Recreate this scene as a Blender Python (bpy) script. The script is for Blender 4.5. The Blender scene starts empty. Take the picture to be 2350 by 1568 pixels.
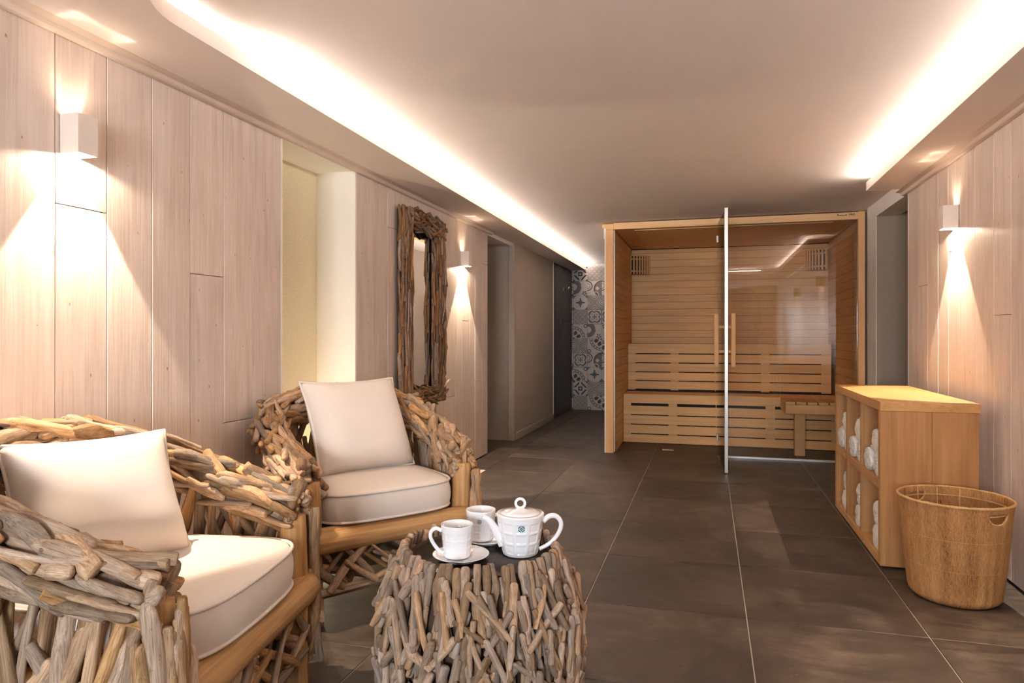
import bpy, bmesh, math, random
from mathutils import Vector, Matrix, Quaternion, noise

random.seed(7)
SC = bpy.context.scene
COL = SC.collection
PI = math.pi

# ------------------------------------------------------------------ camera, world, exposure
cam_d = bpy.data.cameras.new('camera')
cam_d.sensor_width = 36.0
cam_d.lens = 24.0
cam_d.shift_y = -13.0 / 2350.0
cam_d.clip_start = 0.02
cam = bpy.data.objects.new('camera', cam_d)
COL.objects.link(cam)
cam.location = (0, 0, 1.04)
cam.rotation_euler = (PI / 2, 0, math.atan(450 / 1566.67))
SC.camera = cam

world = bpy.data.worlds.new('world')
SC.world = world
world.use_nodes = True
bg = world.node_tree.nodes['Background']
bg.inputs[0].default_value = (0.84, 0.91, 1.0, 1)
bg.inputs[1].default_value = 21.0

SC.view_settings.view_transform = 'Standard'
SC.view_settings.look = 'None'
SC.view_settings.gamma = 1.0
SC.view_settings.use_curve_mapping = False
SC.view_settings.exposure = 1.5

SC.cycles.max_bounces = 8
SC.cycles.glossy_bounces = 3
SC.cycles.transmission_bounces = 4
SC.cycles.caustics_reflective = False

WARM = (1.0, 0.81, 0.61)
LEDC = (1.0, 0.89, 0.80)
LED_STRENGTH = 10.0
LED_WATT_PER_M = 3.4
SCONCE_UP = 0.55
SCONCE_POINT = 3.8
SCONCE_SPOT = 42.0

# ------------------------------------------------------------------ helpers
def link(o, parent=None):
    COL.objects.link(o)
    if parent is not None:
        o.parent = parent
    return o

def tag(o, label=None, cat=None, group=None, kind=None):
    if label: o['label'] = label
    if cat: o['category'] = cat
    if group: o['group'] = group
    if kind: o['kind'] = kind
    return o

def empty(name, loc=(0, 0, 0), rz=0.0, label=None, cat=None, group=None, kind=None):
    o = bpy.data.objects.new(name, None)
    o.empty_display_size = 0.05
    o.location = loc
    o.rotation_euler = (0, 0, rz)
    link(o)
    return tag(o, label, cat, group, kind)

def mesh_obj(name, verts, faces, mat, parent=None, smooth=False, loc=(0, 0, 0)):
    me = bpy.data.meshes.new(name)
    me.from_pydata(verts, [], faces)
    me.update()
    if smooth:
        me.polygons.foreach_set('use_smooth', [True] * len(me.polygons))
    if mat: me.materials.append(mat)
    o = bpy.data.objects.new(name, me)
    o.location = loc
    return link(o, parent)

_box_cache = {}
def box_mesh(sx, sy, sz, bev, mat, name):
    k = (round(sx, 4), round(sy, 4), round(sz, 4), round(bev, 5), mat.name)
    if k in _box_cache: return _box_cache[k]
    bm = bmesh.new()
    bmesh.ops.create_cube(bm, size=1.0)
    for v in bm.verts:
        v.co = Vector((v.co.x * sx, v.co.y * sy, v.co.z * sz))
    if bev > 0:
        bmesh.ops.bevel(bm, geom=list(bm.edges), offset=bev, segments=1, affect='EDGES', profile=0.5)
    me = bpy.data.meshes.new(name)
    bm.to_mesh(me); bm.free()
    me.materials.append(mat)
    _box_cache[k] = me
    return me

def box(name, x0, x1, y0, y1, z0, z1, mat, parent=None, bev=0.0, rot=None):
    me = box_mesh(abs(x1 - x0), abs(y1 - y0), abs(z1 - z0), bev, mat, name)
    o = bpy.data.objects.new(name, me)
    o.location = ((x0 + x1) / 2, (y0 + y1) / 2, (z0 + z1) / 2)
    if rot: o.rotation_euler = rot
    return link(o, parent)

def sbox(name, x0, x1, y0, y1, z0, z1, mat, parent=None, bev=0.0):
    """box whose origin stays at the world origin, so that its pieces can be placed in world coordinates"""
    me = box_mesh(abs(x1 - x0), abs(y1 - y0), abs(z1 - z0), bev, mat, name).copy()
    me.transform(Matrix.Translation(((x0 + x1) / 2, (y0 + y1) / 2, (z0 + z1) / 2)))
    return link(bpy.data.objects.new(name, me), parent)

def catmull(pts, n):
    P = [Vector(p) for p in pts]
    P = [2 * P[0] - P[1]] + P + [2 * P[-1] - P[-2]]
    out = []
    for i in range(1, len(P) - 2):
        for k in range(n):
            t = k / n
            p0, p1, p2, p3 = P[i - 1], P[i], P[i + 1], P[i + 2]
            out.append(0.5 * ((2 * p1) + (-p0 + p2) * t + (2 * p0 - 5 * p1 + 4 * p2 - p3) * t * t + (-p0 + 3 * p1 - 3 * p2 + p3) * t ** 3))
    out.append(P[-2].copy())
    return out

def tube_data(path, radii, sides=10, closed=False, cap=True):
    """tube along path; radii is a number or list"""
    n = len(path)
    if not isinstance(radii, (list, tuple)): radii = [radii] * n
    verts, faces = [], []
    up = Vector((0, 0, 1))
    prev = None
    for i, p in enumerate(path):
        if closed: t = path[(i + 1) % n] - path[i - 1]
        else: t = path[min(i + 1, n - 1)] - path[max(i - 1, 0)]
        t.normalize()
        if prev is None:
            a = up if abs(t.dot(up)) < 0.95 else Vector((1, 0, 0))
            x = t.cross(a).normalized()
        else:
            x = (prev - t * prev.dot(t)).normalized()
        prev = x
        y = t.cross(x)
        for k in range(sides):
            an = 2 * PI * k / sides
            verts.append(p + (x * math.cos(an) + y * math.sin(an)) * radii[i])
    m = n if closed else n - 1
    for i in range(m):
        for k in range(sides):
            a = i * sides + k; b = i * sides + (k + 1) % sides
            c = ((i + 1) % n) * sides + (k + 1) % sides; d = ((i + 1) % n) * sides + k
            faces.append((a, b, c, d))
    if cap and not closed:
        faces.append(tuple(range(sides - 1, -1, -1)))
        faces.append(tuple((n - 1) * sides + k for k in range(sides)))
    return [tuple(v) for v in verts], faces

def tube(name, path, radii, mat, parent=None, sides=10, closed=False, smooth=True):
    v, f = tube_data([Vector(p) for p in path], radii, sides, closed)
    return mesh_obj(name, v, f, mat, parent, smooth)

def lathe_data(profile, seg=48, rfun=None):
    verts, faces = [], []
    for i, (r, z) in enumerate(profile):
        for k in range(seg):
            a = 2 * PI * k / seg
            rr = r if rfun is None else rfun(r, z, a, i)
            verts.append((rr * math.cos(a), rr * math.sin(a), z))
    for i in range(len(profile) - 1):
        for k in range(seg):
            faces.append((i * seg + k, i * seg + (k + 1) % seg, (i + 1) * seg + (k + 1) % seg, (i + 1) * seg + k))
    return verts, faces

def lathe(name, profile, mat, parent=None, seg=48, rfun=None, loc=(0, 0, 0), smooth=True):
    v, f = lathe_data(profile, seg, rfun)
    return mesh_obj(name, v, f, mat, parent, smooth, loc)

def sweep_rect(name, path, half, z0, z1, mat, parent=None):
    """vertical board swept along an XY polyline"""
    n = len(path)
    verts, faces = [], []
    for i in range(n):
        p = Vector(path[i])
        t = (Vector(path[min(i + 1, n - 1)]) - Vector(path[max(i - 1, 0)])).normalized()
        nr = Vector((-t.y, t.x))
        for sgn, z in ((1, z0), (1, z1), (-1, z1), (-1, z0)):
            q = p + nr * half * sgn
            verts.append((q.x, q.y, z))
    for i in range(n - 1):
        for k in range(4):
            a = i * 4 + k; b = i * 4 + (k + 1) % 4
            faces.append((a, b, b + 4, a + 4))
    faces.append((3, 2, 1, 0)); e = (n - 1) * 4
    faces.append((e, e + 1, e + 2, e + 3))
    return mesh_obj(name, verts, faces, mat, parent)

def prism(name, poly, z0, z1, mat, parent=None):
    n = len(poly)
    verts = [(x, y, z0) for x, y in poly] + [(x, y, z1) for x, y in poly]
    faces = [tuple(range(n - 1, -1, -1)), tuple(range(n, 2 * n))]
    for i in range(n):
        j = (i + 1) % n
        faces.append((i, j, n + j, n + i))
    return mesh_obj(name, verts, faces, mat, parent)

# ------------------------------------------------------------------ materials
class NT:
    def __init__(self, name):
        self.m = bpy.data.materials.new(name)
        self.m.use_nodes = True
        self.t = self.m.node_tree
        self.b = self.t.nodes['Principled BSDF']
        self.out = self.t.nodes['Material Output']
    def n(self, typ, **kw):
        nd = self.t.nodes.new(typ)
        for k, v in kw.items(): setattr(nd, k, v)
        return nd
    def l(self, a, b): self.t.links.new(a, b)
    def set(self, sock, v):
        if hasattr(v, 'is_linked') or isinstance(v, bpy.types.NodeSocket): self.l(v, sock)
        else: sock.default_value = v
    def math(self, op, a, b=None, c=None):
        nd = self.n('ShaderNodeMath', operation=op)
        self.set(nd.inputs[0], a)
        if b is not None: self.set(nd.inputs[1], b)
        if c is not None: self.set(nd.inputs[2], c)
        return nd.outputs[0]
    def mix(self, fac, a, b):
        nd = self.n('ShaderNodeMix', data_type='RGBA')
        self.set(nd.inputs[0], fac); self.set(nd.inputs[6], a); self.set(nd.inputs[7], b)
        return nd.outputs[2]
    def coords(self, kind='Object', scale=(1, 1, 1), rand=True):
        tc = self.n('ShaderNodeTexCoord')
        mp = self.n('ShaderNodeMapping')
        mp.inputs['Scale'].default_value = scale
        self.l(tc.outputs[kind], mp.inputs['Vector'])
        if rand:
            oi = self.n('ShaderNodeObjectInfo')
            mul = self.math('MULTIPLY', oi.outputs['Random'], 37.0)
            cb = self.n('ShaderNodeCombineXYZ')
            for i in range(3): self.l(mul, cb.inputs[i])
            self.l(cb.outputs[0], mp.inputs['Location'])
        return mp.outputs[0]
    def noise(self, vec, scale=5, detail=4, rough=0.55, dist=0.0):
        nd = self.n('ShaderNodeTexNoise')
        nd.inputs['Scale'].default_value = scale
        nd.inputs['Detail'].default_value = detail
        nd.inputs['Roughness'].default_value = rough
        nd.inputs['Distortion'].default_value = dist
        self.l(vec, nd.inputs['Vector'])
        return nd.outputs[0]
    def ramp(self, fac, stops):
        nd = self.n('ShaderNodeValToRGB')
        e = nd.color_ramp.elements
        while len(e) < len(stops): e.new(0.5)
        for i, (p, c) in enumerate(stops):
            e[i].position = p
            e[i].color = (c[0], c[1], c[2], 1) if not isinstance(c, (int, float)) else (c, c, c, 1)
        self.l(fac, nd.inputs[0])
        return nd.outputs[0]
    def bump(self, h, strength=0.3, dist=0.002):
        nd = self.n('ShaderNodeBump')
        nd.inputs['Strength'].default_value = strength
        nd.inputs['Distance'].default_value = dist
        self.l(h, nd.inputs['Height'])
        self.l(nd.outputs[0], self.b.inputs['Normal'])
    def rough(self, v): self.set(self.b.inputs['Roughness'], v)
    def base(self, v):
        if isinstance(v, tuple) and len(v) == 3: v = (*v, 1)
        self.set(self.b.inputs['Base Color'], v)

def simple(name, col, rough=0.5, metal=0.0, spec=None):
    t = NT(name); t.base(col); t.rough(rough)
    t.b.inputs['Metallic'].default_value = metal
    if spec is not None: t.b.inputs['Specular IOR Level'].default_value = spec
    return t.m

def emit(name, col, strength):
    t = NT(name)
    e = t.n('ShaderNodeEmission')
    e.inputs[0].default_value = (*col, 1); e.inputs[1].default_value = strength
    t.l(e.outputs[0], t.out.inputs[0])
    return t.m

def wood(name, c0, c1, c2, grain_axis, rough=0.5, fine=70, bump=0.25, var=0.12, knots=0.0, knotcol=(0.2, 0.12, 0.07), kind='Object', spec=0.3):
    """grain runs along grain_axis; var = per piece brightness variation"""
    t = NT(name)
    st = [1.0, 1.0, 1.0]; st['xyz'.index(grain_axis)] = 0.03
    v = t.coords(kind, tuple(st))
    g1 = t.noise(v, fine, 5, 0.6, 0.4)
    st2 = [1.0, 1.0, 1.0]; st2['xyz'.index(grain_axis)] = 0.12
    v2 = t.coords(kind, tuple(st2))
    g2 = t.noise(v2, fine * 0.14, 3, 0.5, 0.8)
    f = t.math('ADD', t.math('MULTIPLY', g1, 0.5), t.math('MULTIPLY', g2, 0.5))
    c = t.ramp(f, [(0.30, c0), (0.52, c1), (0.72, c2)])
    oi = t.n('ShaderNodeObjectInfo')
    wn = t.n('ShaderNodeTexWhiteNoise', noise_dimensions='1D')
    t.l(t.math('MULTIPLY', oi.outputs['Random'], 91.7), wn.inputs['W'])
    val = t.math('ADD', 1.0 - var, t.math('MULTIPLY', wn.outputs['Value'], 2 * var))
    hs = t.n('ShaderNodeHueSaturation')
    t.l(val, hs.inputs['Value']); t.l(c, hs.inputs['Color'])
    c = hs.outputs[0]
    if knots > 0:
        st3 = [1.0, 1.0, 1.0]; st3['xyz'.index(grain_axis)] = 0.55
        v3 = t.coords(kind, tuple(st3))
        vo = t.n('ShaderNodeTexVoronoi', voronoi_dimensions='2D'); vo.inputs['Scale'].default_value = 6.0
        sep = t.n('ShaderNodeSeparateXYZ'); t.l(v3, sep.inputs[0])
        cmb = t.n('ShaderNodeCombineXYZ'); t.l(sep.outputs[1], cmb.inputs[0]); t.l(sep.outputs[2], cmb.inputs[1])
        t.l(cmb.outputs[0], vo.inputs['Vector'])
        nz = t.noise(v3, 60, 2, 0.5)
        d = t.math('ADD', vo.outputs['Distance'], t.math('MULTIPLY', nz, 0.045))
        kf = t.ramp(d, [(0.030, 1.0), (0.042, 0.0)])
        c = t.mix(t.math('MULTIPLY', kf, knots), c, (*knotcol, 1))
    t.base(c); t.rough(rough)
    t.b.inputs['Specular IOR Level'].default_value = spec
    t.bump(t.math('ADD', g1, t.math('MULTIPLY', g2, 0.6)), bump, 0.0015)
    return t.m

M = {}
M['plank'] = wood('whitewashed_plank', (0.58, 0.45, 0.37), (0.73, 0.605, 0.525), (0.81, 0.70, 0.625), 'z', 0.42, 110, 0.45, 0.05, 0.85, (0.30, 0.17, 0.10), spec=0.4)
M['trimwood'] = wood('whitewashed_trim', (0.58, 0.44, 0.34), (0.68, 0.55, 0.46), (0.74, 0.62, 0.53), 'y', 0.45, 80, 0.2, 0.02)
M['sauna_x'] = wood('sauna_wood_x', (0.68, 0.375, 0.150), (0.80, 0.475, 0.205), (0.88, 0.56, 0.275), 'x', 0.5, 70, 0.15, 0.06)
M['sauna_y'] = wood('sauna_wood_y', (0.68, 0.375, 0.150), (0.80, 0.475, 0.205), (0.88, 0.56, 0.275), 'y', 0.5, 70, 0.15, 0.06)
M['sauna_z'] = wood('sauna_wood_z', (0.62, 0.35, 0.15), (0.72, 0.42, 0.19), (0.78, 0.50, 0.26), 'z', 0.5, 60, 0.12, 0.03)
M['beamwood'] = wood('sauna_beam_wood', (0.66, 0.40, 0.19), (0.76, 0.49, 0.25), (0.80, 0.55, 0.31), 'x', 0.5, 50, 0.1, 0.03)
M['oak_z_shaded'] = wood('oak_z_shaded', (0.27, 0.120, 0.040), (0.40, 0.195, 0.072), (0.49, 0.265, 0.105), 'z', 0.45, 60, 0.2, 0.05)  # near side lies in shade, so upright oak is tinted darker than the top
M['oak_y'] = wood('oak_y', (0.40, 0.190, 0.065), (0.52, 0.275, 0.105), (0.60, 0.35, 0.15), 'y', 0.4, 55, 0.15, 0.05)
M['log'] = wood('stripped_log', (0.20, 0.085, 0.030), (0.46, 0.255, 0.105), (0.64, 0.42, 0.21), 'z', 0.6, 85, 0.8, 0.10, kind='Object', spec=0.2)

def driftwood(name, dark, mid, light, bumpd=0.35):
    t = NT(name)
    v = t.coords('Generated', (2.6, 2.6, 0.35))
    g1 = t.noise(v, 6.5, 6, 0.62, 0.8)
    v2 = t.coords('Generated', (1.2, 1.2, 1.6))
    g2 = t.noise(v2, 2.2, 3, 0.5)
    f = t.math('ADD', t.math('MULTIPLY', g1, 0.62), t.math('MULTIPLY', g2, 0.38))
    c = t.ramp(f, [(0.33, dark), (0.47, mid), (0.66, light)])
    oi = t.n('ShaderNodeObjectInfo')
    wn = t.n('ShaderNodeTexWhiteNoise', noise_dimensions='1D')
    t.l(t.math('MULTIPLY', oi.outputs['Random'], 57.3), wn.inputs['W'])
    hs = t.n('ShaderNodeHueSaturation')
    t.l(t.math('ADD', 0.56, t.math('MULTIPLY', wn.outputs['Value'], 0.78)), hs.inputs['Value'])
    sp = t.n('ShaderNodeSeparateColor')
    t.l(wn.outputs['Color'], sp.inputs[0])
    t.l(t.math('ADD', 0.70, t.math('MULTIPLY', sp.outputs[1], 0.55)), hs.inputs['Saturation'])
    t.l(c, hs.inputs['Color'])
    # tiny worm holes
    v3 = t.coords('Generated', (2.0, 2.0, 5.0))
    vo = t.n('ShaderNodeTexVoronoi'); vo.inputs['Scale'].default_value = 2.6
    t.l(v3, vo.inputs['Vector'])
    k = t.ramp(vo.outputs['Distance'], [(0.05, 1.0), (0.09, 0.0)])
    c2 = t.mix(t.math('MULTIPLY', k, 0.8), hs.outputs[0], (0.06, 0.035, 0.02, 1))
    t.base(c2); t.rough(0.72)
    t.b.inputs['Specular IOR Level'].default_value = 0.2
    t.bump(t.math('SUBTRACT', g1, t.math('MULTIPLY', k, 0.5)), bumpd, 0.003)
    return t.m
M['drift'] = driftwood('driftwood', (0.13, 0.068, 0.033), (0.33, 0.205, 0.118), (0.56, 0.395, 0.255))
M['drift_table'] = driftwood('driftwood_pale', (0.13, 0.074, 0.042), (0.31, 0.205, 0.136), (0.49, 0.360, 0.258))
M['drift_dark'] = driftwood('driftwood_brown', (0.075, 0.038, 0.020), (0.215, 0.120, 0.068), (0.40, 0.255, 0.155))
M['ply'] = simple('weathered_plywood', (0.20, 0.155, 0.095), 0.8)
M['core'] = simple('dark_wood_core', (0.055, 0.030, 0.017), 0.85)

def plaster(name, col, rough=0.85, amt=0.04, scale=40, bump=0.05):
    t = NT(name)
    v = t.coords('Object', (1, 1, 1), False)
    g = t.noise(v, scale, 3, 0.5)
    lo = tuple(c * (1 - amt) for c in col); hi = tuple(min(1, c * (1 + amt)) for c in col)
    t.base(t.ramp(g, [(0.35, lo), (0.65, hi)])); t.rough(rough)
    t.b.inputs['Specular IOR Level'].default_value = 0.2
    t.bump(g, bump, 0.002)
    return t.m
M['ceil'] = plaster('ceiling_paint', (0.82, 0.735, 0.68), amt=0.008, scale=6, bump=0.02)
M['white'] = plaster('white_paint', (0.82, 0.75, 0.69), amt=0.01, scale=8, bump=0.02)
M['niche'] = plaster('cream_plaster', (0.88, 0.80, 0.59), amt=0.07, scale=120, bump=0.25)
M['reveal'] = plaster('ivory_paint', (0.90, 0.85, 0.76), amt=0.01, scale=8, bump=0.02)
M['taupe'] = plaster('taupe_paint', (0.40, 0.335, 0.275), amt=0.02, scale=30, bump=0.05)
M['taupe_dark'] = plaster('grey_brown_base_and_shade', (0.33, 0.27, 0.22), amt=0.03, scale=30, bump=0.05)  # passage walls: their shade put into the colour; also base behind left planks
M['grout'] = plaster('beige_grout', (0.56, 0.48, 0.40), amt=0.05)
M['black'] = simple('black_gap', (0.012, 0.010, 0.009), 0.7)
M['sconce'] = simple('sconce_white', (0.78, 0.70, 0.63), 0.6, spec=0.2)
M['alu'] = simple('brushed_aluminium', (0.78, 0.77, 0.75), 0.28, 0.9)
M['seal'] = simple('grey_door_seal', (0.60, 0.58, 0.56), 0.35, 0.4)
M['chrome'] = simple('chrome', (0.85, 0.85, 0.85), 0.12, 1.0)
M['led'] = emit('led_tape', LEDC, LED_STRENGTH)
M['bulb'] = emit('bulb', WARM, 60.0)
M['mirror'] = simple('mirror_glass', (0.90, 0.89, 0.84), 0.01, 1.0)
M['towel'] = None

def floor_mat():
    t = NT('slate_floor_tile')
    v = t.coords('Object', (1, 1, 1))
    g1 = t.noise(v, 3.2, 6, 0.62, 0.6)
    vs = t.coords('Object', (0.7, 3.5, 1))
    g2 = t.noise(vs, 8.0, 9, 0.74, 0.9)
    f = t.math('ADD', t.math('MULTIPLY', g1, 0.55), t.math('MULTIPLY', g2, 0.45))
    c = t.ramp(f, [(0.37, (0.021, 0.0130, 0.0085)), (0.50, (0.045, 0.0295, 0.0205)), (0.64, (0.105, 0.077, 0.056))])
    oi = t.n('ShaderNodeObjectInfo')
    wn = t.n('ShaderNodeTexWhiteNoise', noise_dimensions='1D')
    t.l(t.math('MULTIPLY', oi.outputs['Random'], 33.3), wn.inputs['W'])
    hs = t.n('ShaderNodeHueSaturation')
    t.l(t.math('ADD', 0.88, t.math('MULTIPLY', wn.outputs['Value'], 0.28)), hs.inputs['Value'])
    t.l(c, hs.inputs['Color'])
    # pale flecks and scratches
    fl = t.noise(t.coords('Object', (0.8, 2.2, 1)), 55, 2, 0.5, 0.3)
    fk = t.ramp(fl, [(0.73, 0.0), (0.78, 1.0)])
    c = t.mix(t.math('MULTIPLY', fk, 0.45), hs.outputs[0], (0.34, 0.27, 0.21, 1))
    t.base(c)
    t.rough(t.ramp(g2, [(0.3, 0.42), (0.7, 0.60)]))
    t.b.inputs['Specular IOR Level'].default_value = 0.45
    t.bump(t.math('ADD', g2, t.math('MULTIPLY', g1, 0.5)), 0.18, 0.002)
    return t.m
M['tile'] = floor_mat()

def slate_wall():
    t = NT('black_slate_wall')
    v = t.coords('Object', (1, 1, 1))
    g = t.noise(v, 6, 5, 0.6, 0.5)
    t.base(t.ramp(g, [(0.3, (0.016, 0.012, 0.011)), (0.7, (0.035, 0.027, 0.024))])); t.rough(0.45)
    return t.m
M['slate'] = slate_wall()

def fabric(name, col, scale=420):
    t = NT(name)
    v = t.coords('Object', (1, 1, 1), False)
    w1 = t.n('ShaderNodeTexWave', wave_type='BANDS', bands_direction='X'); w1.inputs['Scale'].default_value = scale
    w2 = t.n('ShaderNodeTexWave', wave_type='BANDS', bands_direction='Y'); w2.inputs['Scale'].default_value = scale
    for w in (w1, w2):
        w.inputs['Distortion'].default_value = 1.5; w.inputs['Detail'].default_value = 1
        t.l(v, w.inputs['Vector'])
    n = t.noise(v, 9, 4, 0.5)
    n2 = t.noise(t.coords('Object', (1, 12, 1), False), 40, 3, 0.5)
    c = t.ramp(t.math('ADD', t.math('MULTIPLY', n, 0.6), t.math('MULTIPLY', n2, 0.4)), [(0.3, tuple(x * 0.95 for x in col)), (0.7, col)])
    t.base(c); t.rough(0.9)
    t.b.inputs['Specular IOR Level'].default_value = 0.15
    t.b.inputs['Sheen Weight'].default_value = 0.15
    h = t.math('ADD', t.math('MULTIPLY', t.math('ADD', w1.outputs['Fac'], w2.outputs['Fac']), 0.15), t.math('MULTIPLY', n, 1.2))
    t.bump(h, 0.25, 0.004)
    return t.m
M['cushion'] = fabric('ivory_cotton', (0.80, 0.715, 0.64))

def towel_mat():
    t = NT('white_terry')
    v = t.coords('Object', (1, 1, 1))
    n = t.noise(v, 160, 3, 0.6); n2 = t.noise(v, 22, 3, 0.5)
    t.base(t.ramp(n2, [(0.3, (0.72, 0.69, 0.67)), (0.7, (0.86, 0.84, 0.82))])); t.rough(0.95)
    t.b.inputs['Specular IOR Level'].default_value = 0.1
    t.bump(t.math('ADD', n, n2), 0.6, 0.006)
    return t.m
M['towel'] = towel_mat()

def porcelain():
    t = NT('white_porcelain')
    t.base((0.86, 0.85, 0.87)); t.rough(0.10)
    t.b.inputs['Specular IOR Level'].default_value = 0.6
    t.b.inputs['Coat Weight'].default_value = 0.3
    return t.m
M['porcelain'] = porcelain()
M['tea'] = simple('tea', (0.10, 0.028, 0.008), 0.06)
M['teal'] = simple('teal_print', (0.010, 0.13, 0.13), 0.35)
M['tabletop'] = simple('dark_table_top', (0.022, 0.014, 0.010), 0.30)
M['ink'] = simple('burnt_mark', (0.06, 0.02, 0.006), 0.6)

def basket_mat():
    t = NT('woven_seagrass')
    v = t.coords('UV', (1, 1, 1), False)
    st = t.n('ShaderNodeMapping'); st.inputs['Scale'].default_value = (260, 14, 1); t.l(v, st.inputs['Vector'])
    g = t.noise(st.outputs[0], 1.0, 4, 0.65)
    st2 = t.n('ShaderNodeMapping'); st2.inputs['Scale'].default_value = (200, 190, 1); t.l(v, st2.inputs['Vector'])
    g2 = t.noise(st2.outputs[0], 1.0, 2, 0.6)
    st3 = t.n('ShaderNodeMapping'); st3.inputs['Scale'].default_value = (28, 1.2, 1); t.l(v, st3.inputs['Vector'])
    g3 = t.noise(st3.outputs[0], 1.0, 2, 0.5)
    f = t.math('ADD', t.math('ADD', t.math('MULTIPLY', g, 0.35), t.math('MULTIPLY', g2, 0.35)), t.math('MULTIPLY', g3, 0.3))
    t.base(t.ramp(f, [(0.34, (0.085, 0.030, 0.009)), (0.45, (0.33, 0.150, 0.050)), (0.60, (0.54, 0.29, 0.115))])); t.rough(0.75)
    t.b.inputs['Specular IOR Level'].default_value = 0.25
    t.bump(t.math('ADD', g, g2), 0.8, 0.004)
    return t.m
M['basket'] = basket_mat()
M['cane'] = wood('cane', (0.42, 0.22, 0.08), (0.58, 0.34, 0.14), (0.68, 0.44, 0.20), 'z', 0.6, 90, 0.3, 0.03)

def glass_mat():
    t = NT('clear_glass')
    tr = t.n('ShaderNodeBsdfTransparent'); tr.inputs[0].default_value = (0.98, 0.972, 0.955, 1)
    gl = t.n('ShaderNodeBsdfGlossy'); gl.inputs['Roughness'].default_value = 0.0
    fr = t.n('ShaderNodeFresnel'); fr.inputs[0].default_value = 1.5
    mx = t.n('ShaderNodeMixShader')
    t.l(fr.outputs[0], mx.inputs[0]); t.l(tr.outputs[0], mx.inputs[1]); t.l(gl.outputs[0], mx.inputs[2])
    t.l(mx.outputs[0], t.out.inputs[0])
    return t.m
M['glass'] = glass_mat()

# ---- patterned cement tiles: each material prints one motif on a 0.2 m tile (local x/z from -0.1 to 0.1)
def cement(name, fn, base=(0.50, 0.455, 0.425)):
    t = NT(name)
    tc = t.n('ShaderNodeTexCoord')
    sx = t.n('ShaderNodeSeparateXYZ'); t.l(tc.outputs['Object'], sx.inputs[0])
    u = t.math('MULTIPLY', sx.outputs[0], 10.0); w = t.math('MULTIPLY', sx.outputs[2], 10.0)   # -1..1
    col = (*base, 1)
    for mask, c in fn(t, u, w):
        col = t.mix(mask, col, (*c, 1))
    nz = t.noise(t.coords('Object', (1, 1, 1)), 30, 4, 0.6)
    hs = t.n('ShaderNodeHueSaturation')
    t.l(t.math('ADD', 0.82, t.math('MULTIPLY', nz, 0.36)), hs.inputs['Value']); t.set(hs.inputs['Color'], col)
    t.base(hs.outputs[0]); t.rough(0.5)
    return t.m
DK, MD, BR = (0.030, 0.026, 0.027), (0.135, 0.115, 0.105), (0.045, 0.027, 0.021)
def band(t, x, lo, hi):
    return t.math('MULTIPLY', t.math('GREATER_THAN', x, lo), t.math('LESS_THAN', x, hi))
def absn(t, x): return t.math('ABSOLUTE', x)
def p_cross(t, u, w):
    au, aw = absn(t, u), absn(t, w)
    d = absn(t, t.math('SUBTRACT', au, aw))
    return [(band(t, d, 0.10, 0.24), MD), (band(t, d, 0.38, 0.54), MD), (band(t, d, 0.70, 0.80), MD), (t.math('LESS_THAN', d, 0.03), DK)]
def p_lattice(t, u, w):
    a = t.math('FRACT', t.math('MULTIPLY', t.math('ADD', t.math('ADD', u, w), 4.0), 1.5))
    b = t.math('FRACT', t.math('MULTIPLY', t.math('ADD', t.math('SUBTRACT', u, w), 4.0), 1.5))
    ra = absn(t, t.math('SUBTRACT', a, 0.5)); rb = absn(t, t.math('SUBTRACT', b, 0.5))
    mx = t.math('MAXIMUM', ra, rb)
    return [(t.math('GREATER_THAN', mx, 0.34), DK), (t.math('GREATER_THAN', mx, 0.44), (0.45, 0.42, 0.4)), (band(t, mx, 0.10, 0.19), MD)]
def polar(t, u, w):
    r = t.math('SQRT', t.math('ADD', t.math('MULTIPLY', u, u), t.math('MULTIPLY', w, w)))
    return r, t.math('ARCTAN2', w, u)
def p_star(t, u, w):
    r, a = polar(t, u, w)
    s = absn(t, t.math('COSINE', t.math('MULTIPLY', a, 4.0)))
    big = absn(t, t.math('COSINE', t.math('MULTIPLY', a, 2.0)))
    lim = t.math('ADD', 0.10, t.math('ADD', t.math('MULTIPLY', s, 0.30), t.math('MULTIPLY', t.math('POWER', big, 6.0), 0.25)))
    corner = t.math('GREATER_THAN', t.math('ADD', absn(t, u), absn(t, w)), 1.58)
    return [(t.math('LESS_THAN', r, lim), (0.028, 0.032, 0.040)), (t.math('LESS_THAN', r, 0.22), (0.03, 0.105, 0.15)), (corner, MD)]
def p_frame(t, u, w):
    r, a = polar(t, u, w)
    m = t.math('MAXIMUM', absn(t, u), absn(t, w))
    wob = t.math('ADD', m, t.math('MULTIPLY', t.math('COSINE', t.math('MULTIPLY', a, 8.0)), 0.07))
    pet = t.math('ADD', 0.16, t.math('MULTIPLY', t.math('POWER', absn(t, t.math('SINE', t.math('MULTIPLY', a, 2.0))), 2.0), 0.38))
    return [(band(t, wob, 0.66, 0.78), DK), (band(t, wob, 0.58, 0.62), MD), (band(t, t.math('SUBTRACT', r, pet), -0.09, 0.0), MD),
            (t.math('LESS_THAN', r, t.math('ADD', 0.06, t.math('MULTIPLY', t.math('POWER', absn(t, t.math('COSINE', t.math('MULTIPLY', a, 2.0))), 3.0), 0.26))), DK), (t.math('GREATER_THAN', m, 0.95), MD)]
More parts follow.
